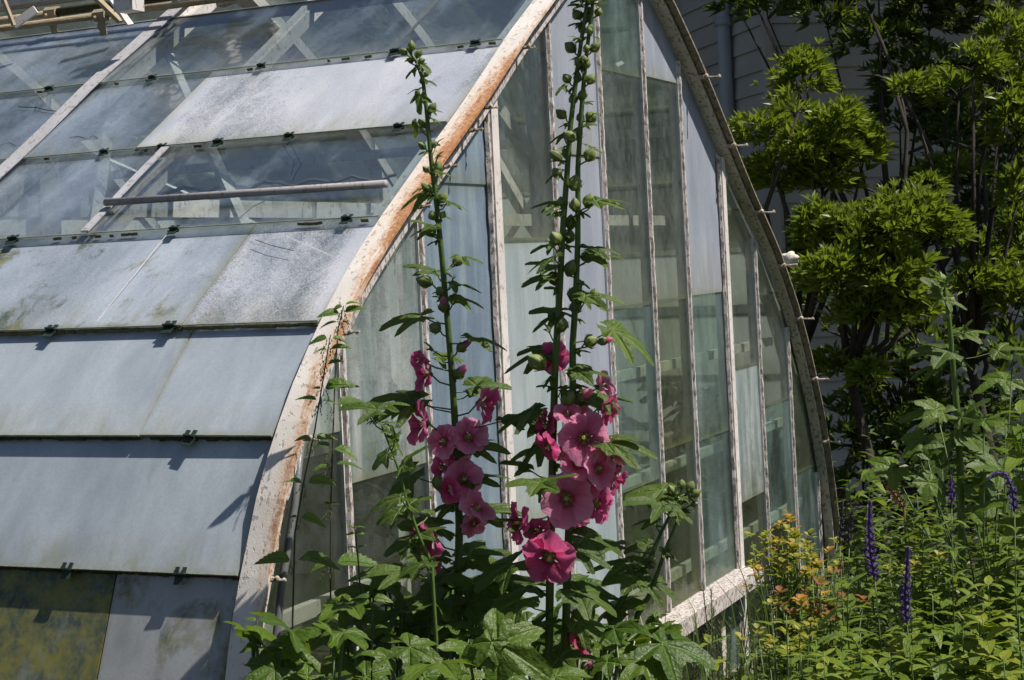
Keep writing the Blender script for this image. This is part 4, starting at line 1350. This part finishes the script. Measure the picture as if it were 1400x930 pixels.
# -- dark leafy side shoot left of the first hollyhock
SD = [(508, 562), (520, 578), (533, 610), (546, 645), (556, 685), (572, 730), (590, 770), (600, 930)]
leavesD = [(515, 560, 462, 548, 5), (520, 555, 560, 545, 3), (505, 570, 490, 575, 5), (530, 590, 520, 575, 5), (538, 605, 556, 622, 0), (552, 635, 580, 605, 1), (530, 620, 505, 640, 0), (540, 600, 535, 580, 5), (548, 680, 500, 690, 2), (560, 690, 590, 675, 1), (545, 700, 510, 712, 0), (575, 730, 610, 715, 1), (560, 740, 520, 755, 0), (590, 700, 570, 690, 4), (580, 770, 530, 785, 0), (570, 760, 600, 785, 1), (560, 780, 490, 770, 2)]
hollyhock('dark leafy side shoot without flowers against the milky glass, left of the pink hollyhocks', [SD], 2.52, leavesD, [], [(508, 567, 5, -.2, .9, 0), (514, 573, 5, .3, .8, 0), (585, 571, .1, 0, 1, 0)][:2], name='leafy_shoot', thick=.5)

# -- pale hollyhock at the right edge of the bed
SE = [(1285, 372), (1292, 400), (1298, 440), (1303, 500), (1309, 570), (1313, 650), (1315, 760)]
leavesE = [(1287, 400, 1262, 375, 1), (1290, 385, 1275, 362, 5), (1292, 385, 1305, 365, 1), (1296, 412, 1325, 420, 5), (1290, 410, 1275, 418, 5), (1318, 455, 1355, 450, 1), (1318, 452, 1328, 435, 5), (1295, 480, 1240, 475, 1), (1305, 490, 1335, 500, 3), (1282, 500, 1240, 510, 3), (1290, 565, 1225, 562, 2), (1315, 570, 1350, 540, 1),
           (1300, 600, 1240, 620, 0), (1325, 600, 1390, 620, 0), (1290, 630, 1250, 650, 0), (1340, 640, 1385, 640, 1), (1365, 480, 1400, 470, 0), (1370, 585, 1405, 600, 0), (1280, 660, 1230, 640, 3), (1330, 560, 1360, 590, 3), (1340, 670, 1400, 700, 0)]
hollyhock('pale leafy hollyhock stem standing alone before the shrubs at far right', [SE], 4.9, leavesE, [], [(1288, 383, 7, 0, 1, 0), (1300, 412, 6, .5, .7, 0), (1294, 436, 5, -.5, .8, 0)])

# ------------------------------------------------------------------ broad-leaved plants in the lower foreground
def broad_plant(label, cx, base_y, d, leaves, name='broad_leaved_plant', group=None, meshes=None, petr=.002, sc=.9):
    meshes = meshes or BIG
    b0 = P(cx, base_y, d)
    t = thing(name, label, 'plant', (b0.x, b0.y, 0), group)
    sm = MB(); root = V((b0.x, b0.y, 0))
    for (ax, ay, bx, by, *r_) in leaves:
        dd = d + (r_[0] if r_ else R.uniform(-.08, .08))
        tilt = r_[1] if len(r_) > 1 else R.uniform(.35, .9)
        A = P(ax, ay, dd); B = P(bx, by, dd - R.uniform(.0, .06))
        leaf_to(t, None, A, A + (B - A) * sc, meshes[R.randrange(len(meshes))], UP + TC * tilt + RT * R.uniform(-.4, .4), wide=R.uniform(.75, .95))
        mid = (A + root) / 2 + V((R.uniform(-.03, .03), R.uniform(-.03, .03), .12))
        sm.tube([root + V((R.uniform(-.02, .02), R.uniform(-.02, .02), 0)), mid, A], [petr * 1.6, petr * 1.2, petr], 6)
    sm.build('stem', M['stem'], t, True)
    return t


broad_plant('large bright lobed-leaf plant at the foot of the rusty arch bar', 400, 980, 2.35,
            [(385, 885, 352, 855), (385, 886, 360, 905), (390, 888, 440, 905), (388, 884, 430, 858), (375, 915, 330, 935), (420, 925, 380, 945), (440, 930, 470, 915), (470, 865, 500, 875), (395, 860, 372, 838), (455, 870, 440, 850), (500, 925, 540, 940), (350, 880, 338, 868), (345, 868, 336, 850)], sc=1.05)
broad_plant('jagged pale green leaf cluster at the bottom centre in front of the hollyhock stems', 690, 990, 2.3,
            [(680, 880, 745, 918, -.05, 1.1), (672, 878, 650, 905), (678, 872, 700, 858), (600, 905, 560, 915), (560, 885, 600, 900), (620, 925, 660, 915), (580, 925, 620, 945), (700, 925, 740, 945), (640, 890, 610, 880), (760, 925, 800, 935), (530, 900, 500, 888)], sc=1.1)
broad_plant('broad dark leaf drooping before the sill, right of the hollyhock stems', 880, 990, 2.42,
            [(905, 880, 990, 900, 0, .5), (892, 872, 895, 840), (902, 868, 930, 850), (880, 905, 850, 930), (905, 915, 880, 935), (840, 860, 880, 850), (830, 905, 800, 925), (860, 890, 825, 880)])
broad_plant('shaded broad leaves low between the arch foot and the hollyhocks', 560, 990, 2.62,
            [(520, 850, 470, 845), (540, 830, 590, 815), (500, 810, 450, 805), (560, 860, 600, 880), (490, 870, 450, 890), (620, 850, 660, 870), (590, 800, 640, 790), (530, 790, 480, 780), (570, 895, 530, 915), (640, 830, 690, 815), (600, 870, 640, 900), (550, 820, 530, 800), (650, 880, 690, 890), (480, 905, 440, 915), (520, 880, 560, 870), (610, 830, 580, 810), (660, 800, 700, 780), (470, 830, 430, 850)] + [(x, y, x + R.uniform(-52, 52), y + R.uniform(-22, 26), R.uniform(-.12, .12), R.uniform(0, .6)) for x, y in [(R.uniform(440, 690), R.uniform(790, 925)) for _ in range(44)]], meshes=HOLLY[:2] + BIG)
broad_plant('shaded lobed leaves under the double hollyhock stems', 740, 990, 2.68,
            [(700, 810, 650, 800), (720, 850, 680, 870), (760, 830, 800, 815), (800, 850, 840, 860), (740, 880, 790, 900), (700, 890, 650, 900), (780, 800, 830, 790), (690, 780, 650, 760), (820, 880, 860, 900), (770, 865, 720, 880), (840, 830, 880, 820), (670, 840, 640, 830)] + [(x, y, x + R.uniform(-48, 48), y + R.uniform(-22, 26), R.uniform(-.12, .12), R.uniform(0, .6)) for x, y in [(R.uniform(640, 900), R.uniform(810, 930)) for _ in range(36)]], meshes=HOLLY[:2] + BIG)
broad_plant('pale lobed leaf rosette behind the tall stem at the right edge', 1370, 860, 4.5,
            [(1365, 640, 1330, 630), (1370, 640, 1400, 625), (1330, 700, 1370, 680), (1390, 600, 1405, 570), (1250, 610, 1290, 600), (1280, 560, 1250, 545), (1260, 600, 1235, 625), (1375, 520, 1330, 530), (1385, 485, 1405, 480), (1345, 575, 1380, 570), (1220, 640, 1180, 650), (1270, 660, 1300, 690)])


# ------------------------------------------------------------------ nettles
def nettle(label, pts, d, prs, size=34, tassel=True):
    b0 = P(pts[-1][0], pts[-1][1], d)
    t = thing('nettle', label, 'nettle', (b0.x, b0.y, 0))
    sm = MB()
    pp_ = [P(x, y, d) for x, y in pts] + [V((b0.x, b0.y, 0))]
    sm.tube(pp_, [.0009 + .0010 * i / len(pp_) for i in range(len(pp_))], 6)
    sm.build('stem', M['stem_dark'], t, True)
    tm = MB()
    for (y, s1, s2) in prs:
        x = polyline(pts, y); a = P(x, y, d)
        for s_, L in ((-1, s1), (1, s2)):
            if L <= 0: continue
            ln = L * d / FPX
            dr = (RT * s_ * R.uniform(.7, 1) + TC * R.uniform(-.4, .5) + UP * R.uniform(-.15, .35)).normalized()
            base = a + dr * ln * .18
            link('leaf', NET[R.randrange(3)], t, frame(base, dr, UP + TC * R.uniform(.1, .9), ln))
        if tassel:
            for k in range(3):
                q = a + V((R.uniform(-.006, .006), R.uniform(-.006, .006), 0))
                qq = [q]
                for j in range(5):
                    qq.append(qq[-1] + V((R.uniform(-.004, .004) + .002 * (k - 2), R.uniform(-.004, .004), -.0045)))
                for j in range(5):
                    for h in range(2): tm.ball(qq[j + 1] + V((R.uniform(-.0012, .0012),) * 3), .0012, 4, 3)
                tm.tube(qq, .0004, 3, False)
    if tassel: tm.build('tassel', M['tassel'], t)['kind'] = 'stuff'
    return t


nettle('nettle in front of the arch bar below the leaf shadows, with hanging seed tassels', [(470, 418), (462, 450), (458, 520), (455, 600), (452, 700), (452, 830), (452, 930)], 2.80, [(418, 16, 20), (428, 30, 30), (440, 26, 14), (556, 0, 46), (612, 30, 34), (636, 24, 40), (690, 10, 12), (770, 26, 62)])
nettle('nettle climbing up the foot of the arch bar with leaves to both sides', [(452, 458), (448, 480), (440, 530), (430, 590), (415, 660), (403, 730), (400, 850), (400, 930)], 2.68, [(462, 30, 22), (478, 22, 30), (500, 0, 26), (532, 14, 44), (548, 30, 30), (600, 22, 30), (660, 22, 44), (706, 10, 36), (766, 46, 60)])
nettle('small pale nettle tip between the arch foot and the dark leaves', [(486, 718), (487, 740), (490, 770), (495, 850), (498, 930)], 2.5, [(722, 10, 12), (730, 14, 12), (750, 12, 14), (792, 16, 20), (830, 24, 24)], tassel=False)
nettle('single upright nettle stalk with drooping top leaves near the bottom left', [(508, 818), (509, 850), (508, 930)], 2.35, [(818, 24, 26), (822, 20, 18), (860, 16, 20), (888, 26, 30)], tassel=False)
nettle('short nettle shoot touching the base of the rusty arch bar', [(352, 848), (350, 870), (345, 930)], 2.45, [(850, 18, 22), (866, 22, 16), (885, 20, 14)], tassel=False)


# ------------------------------------------------------------------ flower bed at lower right
def stem_plant(label, px, top_y, d, H=None, n_pairs=11, L=(.05, .085), meshes=None, group=None, name='leafy_perennial', lean=0, bare=0.0, cat='plant', rot0=None, cut=.5):
    meshes = meshes or LAN
    top = P(px, top_y, d)
    H = top.z
    base = V((top.x + R.uniform(-.05, .05) - lean, top.y + R.uniform(-.05, .05), 0))
    t = thing(name, label, cat, base, group)
    sm = MB()
    pts = [base.lerp(top, k / 5) + V((math.sin(k * 1.3 + px) * .006, math.cos(k * 1.7 + px) * .006, 0)) for k in range(6)]
    pts[0] = base
    pts[-1] = top
    sm.tube(pts, [.0035 - .0022 * k / 5 for k in range(6)], 5)
    sm.build('stem', M['stem'], t, True)
    ang = R.uniform(0, 6) if rot0 is None else rot0
    big = R.uniform(.7, 1.4)
    for k in range(n_pairs):
        f = 1 - (k + .3) / n_pairs * cut - bare
        q = pts[0].lerp(top, f)
        ln = (L[0] + (L[1] - L[0]) * min(1, k / 4)) * big
        for s_ in (0, 1, 2):
            a = ang + s_ * 2.094 + k * 1.0
            dr = V((math.cos(a), math.sin(a), R.uniform(.15, .65)))
            link('leaf', meshes[R.randrange(len(meshes))], t, frame(q + dr.normalized() * .003, dr, UP + V((math.cos(a), math.sin(a), 0)) * -.3, ln * R.uniform(.85, 1.15)))
    return t, top


def spike_on(t, pts, r, mat, name='flower_spike'):
    """tapering spike of many tiny florets along pts (top first)"""
    b = MB()
    tot = 0; seg = []
    for a, c in zip(pts, pts[1:]): seg.append((a, c, (c - a).length)); tot += seg[-1][2]
    nfl = int(tot / .0022)
    for i in range(nfl):
        f = i / nfl; dd = f * tot
        for a, c, l in seg:
            if dd <= l: break
            dd -= l
        q = a.lerp(c, min(1, dd / l)); ax = (a - c).normalized()
        rr_ = r * (.30 + .70 * min(1, f * 1.5)) * R.uniform(.8, 1.15)
        for k in range(3):
            an = i * 2.39996 + k * 2.1
            u = ax.orthogonal().normalized(); w_ = ax.cross(u)
            o = (u * math.cos(an) + w_ * math.sin(an))
            p0 = q + o * rr_ * .35; p1 = q + o * rr_ + ax * rr_ * .35
            s_ = ax.cross(o) * rr_ * .38
            b.add([p0, p1 + s_, p1 + o * rr_ * .2 + ax * rr_ * .25, p1 - s_], [(0, 1, 2, 3)])
    b.tube(pts, r * .3, 5)
    o = b.build(name, mat, t)
    return o


# veronica plants with purple spikes
def veronica(label, pts, d, r, mat, topy, **kw):
    t, top = stem_plant(label, pts[-1][0], pts[-1][1], d, None, 10, (.035, .07), None, 'speedwells with purple flower spikes', 'speedwell', bare=.02, cat='flower', cut=.62)
    spike_on(t, [P(x, y, d) for x, y in pts], r, mat)
    return t


veronica('speedwell with the brightest straight violet spike, left of centre in the bed', [(1190, 685), (1188, 720), (1190, 755), (1196, 792)], 3.5, .0125, M['spike'], 0)
veronica('speedwell with a straight violet spike fading brown at its tip, lower than its neighbour', [(1242, 748), (1239, 790), (1237, 820), (1240, 852)], 3.3, .0112, M['spike'], 0)
veronica('speedwell with a thin spike bent over like a hook, touching the tall violet one', [(1185, 693), (1172, 694), (1163, 703), (1160, 722), (1161, 745)], 3.65, .0085, M['spike_fade'], 0)
veronica('speedwell with a grey seedy spike next to the greenhouse corner', [(1152, 684), (1152, 700), (1149, 720), (1148, 745)], 3.8, .0080, M['spike_fade'], 0)
veronica('speedwell with a small young purple tip before the tall pale stem', [(1300, 650), (1300, 662), (1301, 675), (1301, 690)], 3.5, .0075, M['spike'], 0)
veronica('speedwell with an arched violet spike at the right edge of the bed', [(1352, 655), (1362, 646), (1375, 648), (1384, 668), (1387, 700)], 3.4, .0095, M['spike'], 0)

rp = random.Random(77)
spots = []
for i in range(46):
    px = rp.uniform(1085, 1425); py = rp.uniform(668, 905)
    d = 3.15 + (905 - py) / 240 * 1.7 + rp.uniform(-.2, .2)
    spots.append((px, py, d))
MARKS = [(1190, 740, 'the brightest violet spike'), (1240, 800, 'the lower violet spike'), (1385, 690, 'the arched violet spike'), (1300, 665, 'the small young purple tip'), (1085, 765, 'the orange euphorbia'),
         (1115, 840, 'the russet euphorbia'), (1232, 690, 'the dried seed head'), (1313, 600, 'the pale hollyhock stem'), (1340, 850, 'the bottom right corner'), (1250, 880, 'the bottom edge below the lower spike')]


def where(px, py):
    m_ = min(MARKS, key=lambda k: math.hypot(k[0] - px, (k[1] - py) * .8))
    dx = px - m_[0]
    rel = 'right beside' if abs(dx) < 18 else ('just right of' if dx > 0 and abs(dx) < 50 else 'just left of' if abs(dx) < 50 else 'well right of' if dx > 0 else 'well left of')
    if 'corner' in m_[2] or 'edge' in m_[2]: rel = 'near'
    return rel + ' ' + m_[2]


for i, (px, py, d) in enumerate(sorted(spots, key=lambda q: -q[2])):
    if px < 1165 and py < 770: continue
    yel = rp.random() < .22
    hgt = 'tall' if py < 740 else ('middling' if py < 820 else 'low')
    stem_plant(hgt + (' leafy green stem ' if not yel else ' yellow-green leafy stem ') + where(px, py),
               px, py, d, None, 15, (.040, .085), LANY if yel else LAN, 'leafy stems filling the bed' if not yel else 'yellow-green stems in the bed', cut=.7)
stem_plant('tall leafy stem rising above the bed near the right edge', 1395, 560, 4.2, None, 14, (.05, .09), LAN)
stem_plant('upright leafy stem between the violet spikes and the pale hollyhock', 1262, 700, 4.2, None, 13, (.05, .08), LAN)
stem_plant('narrow leafy stem at the dark gap beside the greenhouse corner', 1188, 640, 5.2, None, 12, (.04, .07), LAN)
stem_plant('thin willow-leaved stem left of the dried seed head', 1160, 655, 5.0, None, 14, (.05, .08), LAN)
for i in range(9):
    px = rp.uniform(960, 1095); py = rp.uniform(835, 915)
    stem_plant('low leafy stem ' + ('under the sill of the gable' if px < 1000 else 'under the end of the sill' if px < 1040 else 'beside the lime yellow euphorbia') + (', reaching higher' if py < 875 else ', close to the bottom edge'), px, py, rp.uniform(3.3, 3.9), None, 10, (.03, .055), LANY if i % 3 == 0 else LAN, 'low stems before the sill', cut=.8)


# euphorbias
def euphorbia(label, px, py, d, spread, n, keys, scale=.016):
    b0 = P(px, py, d)
    t = thing('euphorbia', label, 'plant', (b0.x, b0.y, 0))
    sm = MB(); root = V((b0.x, b0.y, 0))
    for i in range(n):
        a = P(px + R.gauss(0, spread[0]), py + R.gauss(0, spread[1]), d + R.uniform(-.15, .15))
        sm.tube([root + V((R.uniform(-.06, .06), R.uniform(-.06, .06), 0)), root.lerp(a, .6) + V((0, 0, .05)), a], [.003, .002, .0012], 5)
        key = R.choice(keys)
        for k in range(7):
            an = k * 2.4 + i; dr = V((math.cos(an), math.sin(an), R.uniform(.2, 1.1)))
            link('bract', BRACT[key][k % 2], t, frame(a + dr * .004 + V((0, 0, R.uniform(-.012, .008))), dr, UP, scale * R.uniform(.8, 1.3)))
        for k in range(8):
            q = root.lerp(a, .95 - k * .06); an = k * 2.4 + i * .7
            link('leaf', LAN[k % 3], t, frame(q, V((math.cos(an), math.sin(an), .3)), UP, R.uniform(.03, .05)))
    sm.build('stem', M['stem'], t, True)
    return t


euphorbia('euphorbia clump with yellow and orange bracts against the corner of the greenhouse', 1085, 765, 4.3, (27, 22), 80, ['bract_y', 'bract_y', 'bract_o', 'bract_y'])
euphorbia('russet red euphorbia clump below the orange one', 1115, 830, 3.9, (22, 20), 34, ['bract_r', 'bract_r', 'bract_o'])
euphorbia('lime yellow euphorbia low in front of the russet clump', 1070, 880, 3.6, (28, 16), 24, ['bract_y', 'bract_y'], .014)
euphorbia('small golden euphorbia tips half hidden behind the violet spikes', 1250, 775, 4.2, (22, 10), 10, ['bract_y', 'bract_o'])


# rosemary-like needle shrubs
def rosemary(label, px, d, tips):
    b0 = P(px, 930, d)
    t = thing('rosemary_bush', label, 'bush', (b0.x, b0.y, 0))
    root = V((b0.x, b0.y, 0)); sm = MB()
    for (x, y) in tips:
        top = P(x, y, d + R.uniform(-.1, .1))
        pts = [root + V((R.uniform(-.05, .05), R.uniform(-.05, .05), 0)), root.lerp(top, .5) + V((R.uniform(-.02, .02), R.uniform(-.02, .02), 0)), top]
        sm.tube(pts, [.004, .003, .001], 5)
        nb = MB(); c0 = pts[1]
        for k in range(150):
            f = k / 150; q = c0.lerp(top, f); an = k * 2.4
            dr = V((math.cos(an), math.sin(an), .9)).normalized(); ln = R.uniform(.018, .03) * (1 - .3 * f)
            s_ = dr.cross(UP).normalized() * .0012
            nb.add([q - s_, q + s_, q + dr * ln], [(0, 1, 2)])
        nb.build('sprig', M['needle'], t)
    sm.build('stem', M['bark'], t, True)


rosemary('dark needle-leaved bush standing against the white sill end', 985, 3.9, [(960, 795), (972, 805), (985, 850), (1000, 845), (1015, 840), (975, 830), (950, 840), (1025, 850), (995, 870), (1008, 865), (965, 870), (940, 870), (1030, 875)])
rosemary('dark needle-leaved sprigs under the hollyhock leaves at the bottom', 855, 3.3, [(835, 880), (850, 870), (862, 885), (845, 900), (870, 890), (828, 905)])

# dried seed heads
b0 = P(1235, 700, 4.6); dh = thing('dried_seed_head', 'brown dried seed head on a leaning stalk in the dark gap right of the greenhouse', 'plant', (b0.x, b0.y, 0))
b = MB(); b.tube([P(1200, 645, 4.6), P(1212, 660, 4.6), P(1236, 695, 4.6), V((b0.x, b0.y, 0))], [.002, .0025, .003, .004], 5)
b.build('stem', M['dry'], dh, True)
spike_on(dh, [P(1198, 642, 4.6), P(1206, 652, 4.6), P(1218, 668, 4.6), P(1236, 695, 4.6)], .012, M['dry'], 'seed_head')

# grass tufts
def tuft(label, px, py, d, n, h, sp=.10):
    b0 = P(px, py, d); b = MB(); base = V((b0.x, b0.y, 0))
    for i in range(n):
        q = base + V((R.uniform(-sp, sp), R.uniform(-sp, sp), 0)); le = V((R.uniform(-.12, .12), R.uniform(-.12, .12), 0)); hh = h * R.uniform(.6, 1.1)
        s_ = V((R.uniform(-1, 1), R.uniform(-1, 1), 0)).normalized() * .002
        p1, p2, p3 = q + le * .2 + UP * hh * .5, q + le * .6 + UP * hh * .85, q + le * 1.4 + UP * hh
        b.add([q - s_, q + s_, p1 + s_, p1 - s_, p2 + s_ * .7, p2 - s_ * .7, p3], [(0, 1, 2, 3), (3, 2, 4, 5), (5, 4, 6)])
    tag(b.build('grass_tuft', M['grass']), label, 'grass')


tuft('thin tall grass tuft rising before the sill of the gable', 940, 900, 3.6, 40, .75)
tuft('grass tuft at the bottom under the drooping broad leaf', 930, 930, 3.0, 60, .42)
tuft('fine grass between the rosemary and the orange euphorbia', 1030, 900, 3.9, 50, .75)

# low undergrowth that fills the bed: nobody could count it
b = MB(); ru = random.Random(9)
for i in range(15000):
    px = ru.uniform(820, 1500); d = ru.uniform(3.4, 7.5)
    q = P(px, 600, d)
    x, y = q.x, q.y
    if y > -.12 and x < 3.95: continue
    hmax = .28 + .30 * ru.random() if px > 1090 else .10 + .22 * ru.random()
    z = ru.uniform(.0, hmax + (.30 if px > 1180 and d > 4.3 else 0))
    an = ru.uniform(0, 6.283); ln = ru.uniform(.025, .065)
    dr = V((math.cos(an), math.sin(an), ru.uniform(-.1, .9))).normalized()
    s_ = dr.cross(UP).normalized() * ln * ru.uniform(.14, .24)
    c = V((x, y, z))
    b.add([c, c + dr * ln * .5 + s_, c + dr * ln + V((0, 0, -.01)), c + dr * ln * .5 - s_], [(0, 1, 2, 3)])
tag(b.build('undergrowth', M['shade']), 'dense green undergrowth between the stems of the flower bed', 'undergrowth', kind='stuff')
b = MB()
for i in range(9000):
    x = ru.uniform(-1.2, 3.7); y = -.10 - abs(ru.gauss(0, .22))
    z = ru.uniform(0, .32 if y > -.5 else .2)
    an = ru.uniform(0, 6.283); ln = ru.uniform(.03, .07)
    dr = V((math.cos(an), math.sin(an), ru.uniform(-.1, .9))).normalized(); s_ = dr.cross(UP).normalized() * ln * .2
    c = V((x, y, z)); b.add([c, c + dr * ln * .5 + s_, c + dr * ln, c + dr * ln * .5 - s_], [(0, 1, 2, 3)])
tag(b.build('ground_cover', M['shade']), 'low green ground cover along the foot of the gable', 'ground cover', kind='stuff')


# ------------------------------------------------------------------ shrubs with sprays of narrow leaflets
def spray(b, c, dr, L, nl=9, wd=.16, rn=R):
    dr = dr.normalized(); u = dr.orthogonal().normalized(); w_ = dr.cross(u)
    for k in range(nl):
        an = k * 2 * math.pi / nl + rn.uniform(-.3, .3); sp = rn.uniform(.35, 1.0)
        d2 = (dr + (u * math.cos(an) + w_ * math.sin(an)) * sp).normalized()
        l = L * rn.uniform(.7, 1.15)
        s_ = d2.cross(V((rn.uniform(-1, 1), rn.uniform(-1, 1), rn.uniform(-.3, 1)))).normalized() * (l * wd)
        dp = V((0, 0, -l * .18))
        b.add([c, c + d2 * l * .45 + s_, c + d2 * l + dp, c + d2 * l * .45 - s_], [(0, 1, 2, 3)])


def shrub(label, d, clumps, root_px, mat, L=.075, dens=1.0, name='shrub', cat='shrub', layers=.30, seed=1):
    rn = random.Random(seed)
    r0 = P(root_px, 600, d); root = V((r0.x, r0.y, 0))
    t = thing(name, label, cat, root)
    fb = MB(); tb = MB()
    tb.tube([root, root + V((.05, .0, .5)), root + V((.0, .08, 1.0))], [.028, .022, .018], 8)
    fork = root + V((.0, .08, 1.0))
    for (x, y, rx, ry, *dd) in clumps:
        dc = d + (dd[0] if dd else rn.uniform(-.2, .2))
        c = P(x, y, dc); k = dc / FPX
        RX_, RY_ = rx * k, ry * k
        # branch
        jb = V((rn.uniform(-.1, .1), rn.uniform(-.1, .1), rn.uniform(-.05, .15)))
        tb.tube([fork, fork.lerp(c, .5) + jb, c - UP * RY_ * .3], [.016, .010, .004], 6)
        for j in range(4):
            e = c + RT * rn.uniform(-.8, .8) * RX_ + UP * rn.uniform(-.3, .7) * RY_ + CV * rn.uniform(-.6, .6) * RX_
            tb.tube([c - UP * RY_ * .3, c.lerp(e, .5), e], [.005, .0035, .0015], 5)
        n = int(dens * 44 * RX_ * RY_ / (L * L))
        for i in range(int(n * 1.12)):
            # points mostly on the upper shell, in small tufts
            a = rn.uniform(0, 6.283); h = rn.uniform(-.35, 1)
            rr_ = math.sqrt(max(0, 1 - h * h)) * rn.uniform(.55, 1.05)
            o = RT * math.cos(a) * rr_ * RX_ + CV * math.sin(a) * rr_ * RX_ * .8 + UP * h * RY_
            wv = mnoise.noise((c + o) * 7.0)
            if wv < -.26: continue
            o *= 1 + wv * .5
            if rn.random() < .14: o *= rn.uniform(1.1, 1.6)
            out = (o.normalized() + UP * .8 + V((rn.uniform(-.4, .4), rn.uniform(-.4, .4), 0)))
            spray(fb, c + o, out, L * rn.uniform(.65, 1.45), rn.choice((5, 7, 9, 11)), .12, rn)
    fb.build('foliage', M[mat], t)['kind'] = 'stuff'
    tb.build('trunk', M['bark'], t, True)
    return t


shrub('bright tiered shrub with a pointed top right beside the upper arch bar', 6.6,
      [(1102, 110, 30, 34), (1092, 145, 34, 24), (1145, 165, 28, 30), (1045, 185, 42, 26), (1110, 205, 46, 30), (1165, 195, 36, 30), (1070, 245, 56, 30), (1125, 250, 40, 26), (1180, 215, 24, 22)], 1120, 'shrub', .052, 1.0, seed=2)
shrub('widest bright green shrub with feathery leaflets, centre of the background', 6.3,
      [(1240, 305, 58, 30), (1290, 320, 30, 22), (1170, 330, 62, 32), (1125, 345, 34, 28), (1150, 385, 52, 34), (1215, 385, 50, 40), (1245, 420, 36, 28), (1190, 430, 44, 30), (1150, 500, 40, 28), (1185, 520, 26, 20), (1120, 310, 30, 24), (1200, 345, 50, 30)], 1195, 'shrub', .052, 1.0, seed=3)
shrub('shrub with lit feathery clumps at the right edge behind the pale stem', 6.6,
      [(1330, 90, 36, 24), (1370, 120, 40, 34), (1310, 130, 40, 20), (1390, 180, 30, 40), (1345, 355, 40, 26), (1395, 340, 34, 46), (1330, 390, 32, 20), (1385, 410, 30, 30), (1300, 235, 34, 16), (1265, 260, 22, 14), (1390, 270, 24, 30), (1240, 125, 34, 14), (1375, 60, 30, 30)], 1360, 'shrub', .052, .8, seed=4)
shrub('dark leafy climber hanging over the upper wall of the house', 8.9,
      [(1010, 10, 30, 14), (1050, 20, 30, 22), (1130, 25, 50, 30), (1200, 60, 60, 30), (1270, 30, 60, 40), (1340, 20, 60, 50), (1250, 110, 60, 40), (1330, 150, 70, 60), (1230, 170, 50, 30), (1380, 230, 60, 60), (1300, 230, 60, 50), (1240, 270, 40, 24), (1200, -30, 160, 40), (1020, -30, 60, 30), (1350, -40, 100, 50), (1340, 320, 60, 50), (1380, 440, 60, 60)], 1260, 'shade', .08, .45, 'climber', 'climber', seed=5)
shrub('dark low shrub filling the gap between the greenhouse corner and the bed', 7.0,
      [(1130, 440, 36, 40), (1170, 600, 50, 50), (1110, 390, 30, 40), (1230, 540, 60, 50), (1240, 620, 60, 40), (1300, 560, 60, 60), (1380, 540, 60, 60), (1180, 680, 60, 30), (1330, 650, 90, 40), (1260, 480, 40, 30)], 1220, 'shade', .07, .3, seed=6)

# bare crooked vine stems against the wall
for i, (lab, pts) in enumerate([
        ('crooked bare vine stem leaning against the house wall behind the widest shrub', [(1150, 660), (1170, 610), (1165, 560), (1190, 500), (1205, 420), (1190, 360), (1235, 300), (1240, 180), (1215, 90)]),
        ('dark vine stem with a hooked bend under the upper clumps', [(1200, 670), (1215, 600), (1240, 560), (1235, 470), (1260, 420), (1300, 330), (1290, 240), (1230, 120), (1190, 20)]),
        ('thin vine stem arching over the bed at the right', [(1330, 680), (1325, 600), (1350, 500), (1330, 430), (1350, 330), (1345, 210), (1290, 190), (1240, 210)])]):
    b = MB(); dd = 7.9 + .3 * i
    q = [P(x, y, dd + .1 * math.sin(j)) for j, (x, y) in enumerate(pts)]
    q = [V((q[0].x, q[0].y, 0))] + q
    b.tube(q, [.022 - .015 * j / len(q) for j in range(len(q))], 7)
    for j in range(2, len(q) - 1):
        e = q[j] + RT * R.uniform(-.3, .3) + UP * R.uniform(-.1, .3) + CV * R.uniform(-.2, .2)
        b.tube([q[j], q[j].lerp(e, .5) + UP * .03, e], [.009, .006, .003], 5)
    tag(b.build('vine', M['bark'], smooth=True), lab, 'vine')

# trees: shade over the house wall, dark mass behind the greenhouse
def tree(label, base, H, crown, mat, n, L=.16, seed=0):
    rn = random.Random(seed)
    t = thing('tree', label, 'tree', (base[0], base[1], 0))
    tb = MB(); B0 = V((base[0], base[1], 0))
    top = B0 + UP * H * .8
    tb.tube([B0, B0 + V((.1, .05, H * .3)), top], [.20, .15, .05], 10)
    fb = MB()
    for (dx, dy, z, r) in crown:
        c = B0 + V((dx, dy, z))
        tb.tube([B0 + UP * H * .35, (B0 + UP * H * .35).lerp(c, .6) + UP * .1, c], [.08, .05, .015], 6)
        for i in range(int(n * r * r)):
            a = rn.uniform(0, 6.283); h = rn.uniform(-1, 1); rr_ = rn.uniform(.5, 1.0) ** .6
            o = V((math.cos(a) * math.sqrt(1 - h * h), math.sin(a) * math.sqrt(1 - h * h), h * .75)) * r * rr_
            if mnoise.noise((c + o) * 1.6) < -.2: continue
            spray(fb, c + o, o.normalized() + UP * .5, L, 6, .24, rn)
    fb.build('crown', M[mat], t)['kind'] = 'stuff'
    tb.build('trunk', M['bark'], t, True)


bq = HC + nR * 1.7 + dR * 2.6
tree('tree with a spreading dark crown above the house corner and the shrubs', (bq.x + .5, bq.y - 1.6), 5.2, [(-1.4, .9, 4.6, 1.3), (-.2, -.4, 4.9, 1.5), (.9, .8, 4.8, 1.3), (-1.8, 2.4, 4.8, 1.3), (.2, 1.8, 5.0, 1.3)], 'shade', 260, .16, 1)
